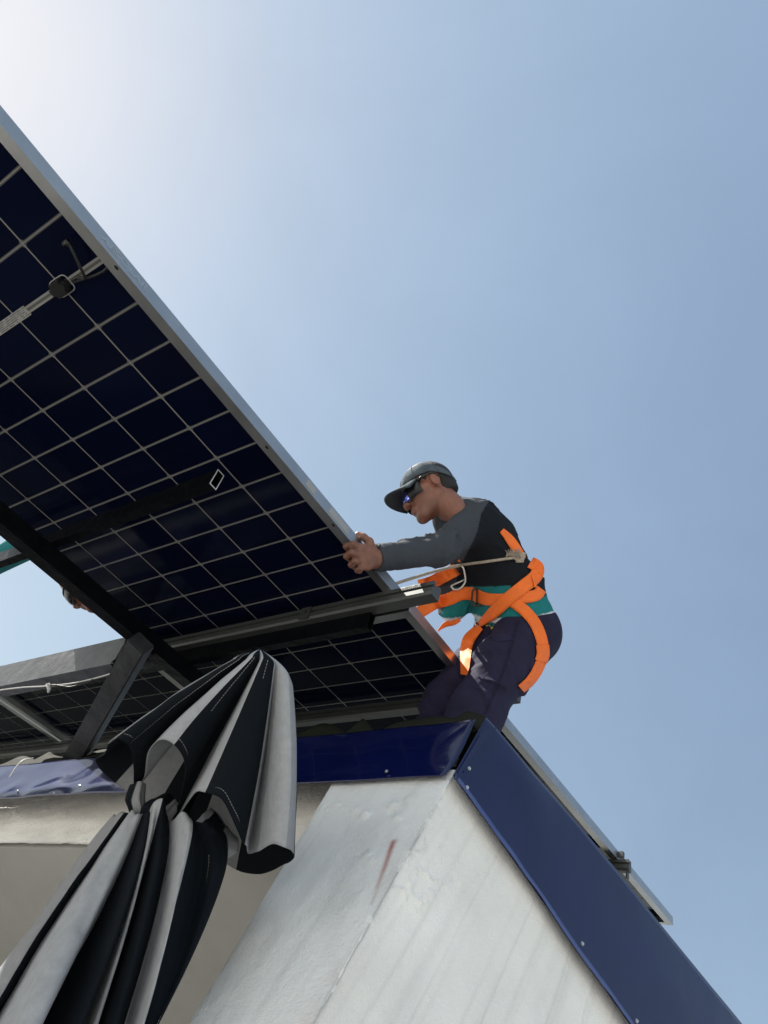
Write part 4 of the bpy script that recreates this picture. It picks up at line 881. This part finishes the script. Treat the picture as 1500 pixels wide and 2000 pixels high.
# ---- harness: webbing laid over the clothes
clothes_all = union([shirtf, (trf, .006)], .006); trunk = union([torso, (sleeveR, .01), (trf, .006)], .006); clothes = clothes_all
def trace_many(pts, near=1.75, far=3.0):
    R = np.array([ray(a, b) for a, b in pts]); nr = np.linalg.norm(R, axis=1); d = np.full(len(R), near); done = np.zeros(len(R), bool); dead = np.zeros(len(R), bool)
    for _ in range(70):
        k = ~(done | dead)
        if not k.any(): break
        s_ = clothes((R[k] * d[k, None]).astype(np.float32)) * .75; dk = d[k]; hit = s_ < .0008; dk = np.where(hit, dk, dk + s_ / nr[k]); d[k] = dk
        ii = np.where(k)[0]; done[ii[hit]] = True; dead[ii[(dk > far) & ~hit]] = True
    return np.where(done, d - .0035, np.nan)
def trace(px, py, dflt):
    d = trace_many([(px, py)])[0]; return dflt if np.isnan(d) else d
harness = tag(empty('safety_harness', HP), 'orange webbing safety harness with buckles worn by the worker in the cap', 'harness')
def strap(pts, nm='strap', thick=.0022, lift=.0, free=False):
    """pts: (px, py, width_px, fallback depth)"""
    P = catmull([(a, b, c, d) for a, b, c, d in pts], 9); n = len(P); nw = 5; G = np.zeros((n, nw, 2))
    for i in range(n):
        t = P[min(i + 1, n - 1)][:2] - P[max(i - 1, 0)][:2]; t /= np.linalg.norm(t) + 1e-9; nr = A([-t[1], t[0]])
        for k in range(nw): G[i, k] = P[i][:2] + nr * P[i][2] * .90 * (k / (nw - 1) - .5)
    Dp = np.repeat(P[:, 3:4], nw, 1)
    if not free:
        Tr = trace_many(G.reshape(-1, 2)).reshape(n, nw)
        for i in range(n):
            ok = ~np.isnan(Tr[i])
            if ok.sum() >= 2: Dp[i] = np.interp(np.arange(nw), np.where(ok)[0], Tr[i][ok])
    Dn = Dp.copy()
    for _ in range(6):
        E_ = np.pad(Dp, 1, mode='edge'); Dm = (E_[:-2, 1:-1] * 2 + E_[2:, 1:-1] * 2 + E_[1:-1, :-2] + E_[1:-1, 2:] + 2 * Dp) / 8; Dp = np.minimum(Dm, Dn) if not free else Dm
    V = np.array([[at(G[i, k, 0], G[i, k, 1], Dp[i, k] - lift) for k in range(nw)] for i in range(n)])
    o = sheet(nm, V, M_strap, thick, W[:, 2] * -1, harness); return o
strap([(1020, 1092, 20, 2.45), (1010, 1074, 21, 2.46), (998, 1056, 20, 2.48), (988, 1044, 16, 2.50), (980, 1036, 12, 2.54)])
strap([(1036, 1098, 26, 2.45), (1050, 1108, 27, 2.42), (1046, 1126, 29, 2.40), (1022, 1146, 29, 2.36), (990, 1172, 29, 2.34), (962, 1198, 26, 2.34), (946, 1212, 18, 2.33), (936, 1220, 11, 2.33)], lift=.004)
strap([(1058, 1150, 24, 2.45), (1046, 1163, 25, 2.40), (1010, 1168, 27, 2.36), (975, 1172, 27, 2.33), (945, 1169, 27, 2.33), (922, 1160, 28, 2.33), (900, 1160, 28, 2.33), (878, 1170, 27, 2.30), (850, 1178, 27, 2.28), (826, 1192, 27, 2.24), (812, 1202, 26, 2.20)])
clothes = trunk
strap([(818, 1144, 26, 2.36), (838, 1139, 27, 2.37), (862, 1128, 28, 2.37), (882, 1117, 28, 2.35), (896, 1109, 28, 2.35), (906, 1101, 27, 2.36)], lift=.016)
clothes = clothes_all
strap([(1002, 1176, 24, 2.35), (1024, 1192, 25, 2.33), (1044, 1215, 25, 2.31), (1057, 1245, 25, 2.31), (1061, 1275, 24, 2.32), (1052, 1305, 23, 2.35), (1036, 1330, 22, 2.38), (1018, 1346, 20, 2.42)], lift=.002)
strap([(938, 1224, 16, 2.30), (926, 1236, 22, 2.30), (915, 1250, 26, 2.30), (910, 1270, 25, 2.30), (908, 1300, 20, 2.28), (906, 1318, 14, 2.26)], lift=.012)
strap([(897, 1208, 13, 2.42), (886, 1216, 12, 2.42), (872, 1219, 12, 2.41), (862, 1226, 7, 2.40), (855, 1233, 2, 2.40)], free=True)
strap([(1060, 1260, 28, 2.31), (1061, 1278, 28, 2.32), (1057, 1292, 28, 2.33)], lift=.006)
strap([(1040, 1122, 6, 2.40), (1044, 1136, 6, 2.39), (1046, 1147, 5, 2.39)], lift=.008)
def ringobj(nm, c2, rx, ry, rot, d, r, mt, flat=None):
    pts = []; 
    for k in range(25):
        th = 2 * math.pi * k / 24; x, y = rx * math.copysign(abs(math.cos(th)) ** (flat or 1), math.cos(th)), ry * math.copysign(abs(math.sin(th)) ** (flat or 1), math.sin(th))
        ca, sa = math.cos(rot), math.sin(rot); pts.append(at(c2[0] + x * ca - y * sa, c2[1] + x * sa + y * ca, d))
    mb = MB(); mb.tube(pts, r, 8, False); return mb.build(nm, mt, harness, True)
dB = trace(932, 1166, 2.3) - .012
ringobj('buckle', (932, 1167), 10, 16, .08, dB, .0035, M_buckle, .35); mb = MB(); mb.tube([at(932, 1152, dB), at(931, 1182, dB)], .003, 8); mb.build('buckle_bar', M_buckle, harness, True)
dR = trace(900, 1140, 2.35) - .010
mb = MB(); mb.tube(catmull([at(881, 1144, dR), at(886, 1151, dR), at(898, 1150, dR), (at(907, 1140, dR)), at(909, 1130, dR), at(906, 1112, dR), at(902, 1104, dR)], 6), .0036, 8); mb.tube([at(881, 1144, dR), at(895, 1138, dR), at(909, 1131, dR)], .003, 8); mb.build('ring', M_ring, harness, True)
ringobj('adjuster', (836, 1136), 6, 8, -.4, trace(836, 1136, 2.36) - .006, .0022, M_buckle, .4); ringobj('adjuster', (937, 1216), 9, 5, -.5, trace(937, 1216, 2.32) - .008, .0024, M_ring, .4)
def seam(pts, name, owner, mt, r=.0012):
    P = catmull([(a, b, 0) for a, b in pts], 10); d = trace_many(P[:, :2]); ok = ~np.isnan(d); Q_ = [at(a, b, t_ + .0028) for (a, b, _), t_ in zip(P[ok], d[ok])]
    if len(Q_) > 3: mb = MB(); mb.tube(Q_, r, 5); mb.build(name, mt, owner, True)
seam([(1010, 1212), (1000, 1250), (985, 1300), (965, 1350), (945, 1395)], 'side_seam', person, M_trouser)
seam([(1014, 1212), (1004, 1250), (989, 1300), (969, 1350), (949, 1395)], 'side_seam', person, M_trouser, .0007)
seam([(962, 1216), (956, 1235), (968, 1252), (1000, 1250)], 'pocket_seam', person, M_trouser)
seam([(742, 1062), (738, 1078), (733, 1098), (729, 1116)], 'cuff_seam', person, M_shirt)
# rope from the panel edge round his back, with a frayed knot
rope = tag(empty('rope', at(1010, 1090, 2.4)), 'pale cotton rope from the panel edge to a frayed knot at the worker\'s back', 'rope')
ra_ = [(770, 1141, 2.12), (800, 1131, 2.18), (850, 1116, 2.26), (900, 1104, 2.32), (950, 1097, 2.38), (1000, 1090, 2.42), (1016, 1088, 2.44)]
P = catmull(ra_, 12); tr_ = trace_many(P[:, :2]); Pw = np.array([at(x, y, t_ - .006 if (x > 895 and not np.isnan(t_)) else d) for (x, y, d), t_ in zip(P, tr_)])
for _ in range(3): Pw[1:-1] = (Pw[:-2] + Pw[1:-1] * 2 + Pw[2:]) / 4
d_ = np.concatenate([[0], np.cumsum(np.linalg.norm(np.diff(Pw, axis=0), axis=1))]); u = np.linspace(0, d_[-1], 260); C_ = np.stack([np.interp(u, d_, Pw[:, i]) for i in range(3)], 1)
e1 = np.cross(Pw[-1] - Pw[0], (0, 0, 1)); e1 /= np.linalg.norm(e1); e2 = np.cross((Pw[-1] - Pw[0]) / np.linalg.norm(Pw[-1] - Pw[0]), e1)
for k in range(3):
    th = u * 330 + k * 2.094; mb = MB(); mb.tube(C_ + (np.cos(th)[:, None] * e1 + np.sin(th)[:, None] * e2) * .0024, .0027, 6); mb.build('rope_strand', M_rope, rope, True)
mb = MB(); kd = trace(1014, 1090, 2.44) - .012
for i in range(5):
    pts = [at(1012 + 9 * math.cos(a + i) + i, 1089 + 8 * math.sin(a * 1.3 + i * 2), kd - .004 * math.sin(a + i)) for a in np.linspace(0, 5, 14)]; mb.tube(catmull(pts, 4), .0042, 6)
mb.build('knot', M_rope, rope, True)
mb = MB()
for i in range(60):
    a = random.uniform(-2.6, .4); L = random.uniform(6, 15); p0_ = at(1000 + random.uniform(-12, 22), 1086 + random.uniform(-3, 3), kd - .004)
    p1_ = at(1000 + random.uniform(-12, 22) * .8 + L * math.cos(a) * .6, 1084 + L * math.sin(a), kd - random.uniform(0, .02)); mb.tube([p0_, (p0_ + p1_) / 2 + RNG.normal(0, .002, 3), p1_], [.0014, .0011, .0006], 4)
mb.build('frayed_end', M_rope, rope)

# ---- the second worker, mostly hidden behind the girder
h2 = Head(at(170, 1128, 2.80), (-.52, .80, -.10), (-.80, -.52, .30), 1.0)
nb2 = h2.p(-.06, -.17, 0); s2l = at(215, 1100, 2.86); s2r = nb2 * 1.06; ch2 = at(330, 1140, 3.02); hp2 = at(450, 1190, 3.28); ft2 = at(500, 1330, 3.35)
el2 = at(78, 1052, 2.86); wr2 = at(-25, 1105, 2.80)
person2 = tag(empty('person', ft2), 'second worker in teal sleeve, face peeking out below the slanting black girder', 'person')
b2 = union([h2.sdf(), (rc(nb2, ch2, .09, .12), .05), (rc(s2l, s2r, .06, .06), .05), (rc(ch2, hp2, .11, .12), .05), (rc(s2l, el2, .045, .04), .02), (rc(el2, wr2, .038, .028), .02), (rc(hp2, ft2, .09, .06), .04)], .02)
lo, hi = bounds([h2.p(.12, .13, .1), h2.p(.1, -.1, -.1), nb2, s2l, s2r, hp2, el2, wr2, ft2], .13); sdf_mesh('body', b2, lo, hi, .006, M_skin, person2, h2.color)
sh2 = union([rc(nb2, ch2, .085, .135), (rc(s2l, s2r, .075, .075), .06), (rc(ch2, hp2, .13, .135), .05), (rc(s2l, el2, .068, .060), .03), (rc(el2, wr2, .060, .050), .03)], .04)
lo, hi = bounds([nb2, s2l, s2r, hp2, el2, wr2], .17)
sdf_mesh('shirt', lambda p: np.maximum(sh2(p) + crinkle(p, A([.6, .5, .6]), 60, .006), -(np.linalg.norm(p - h2.p(-.02, -.09, 0), axis=1) - .075)), lo, hi, .007, M_teal, person2)
h2.hair(person2, .006); g2 = h2.glasses(person2); g2.data.materials[0] = M_frame
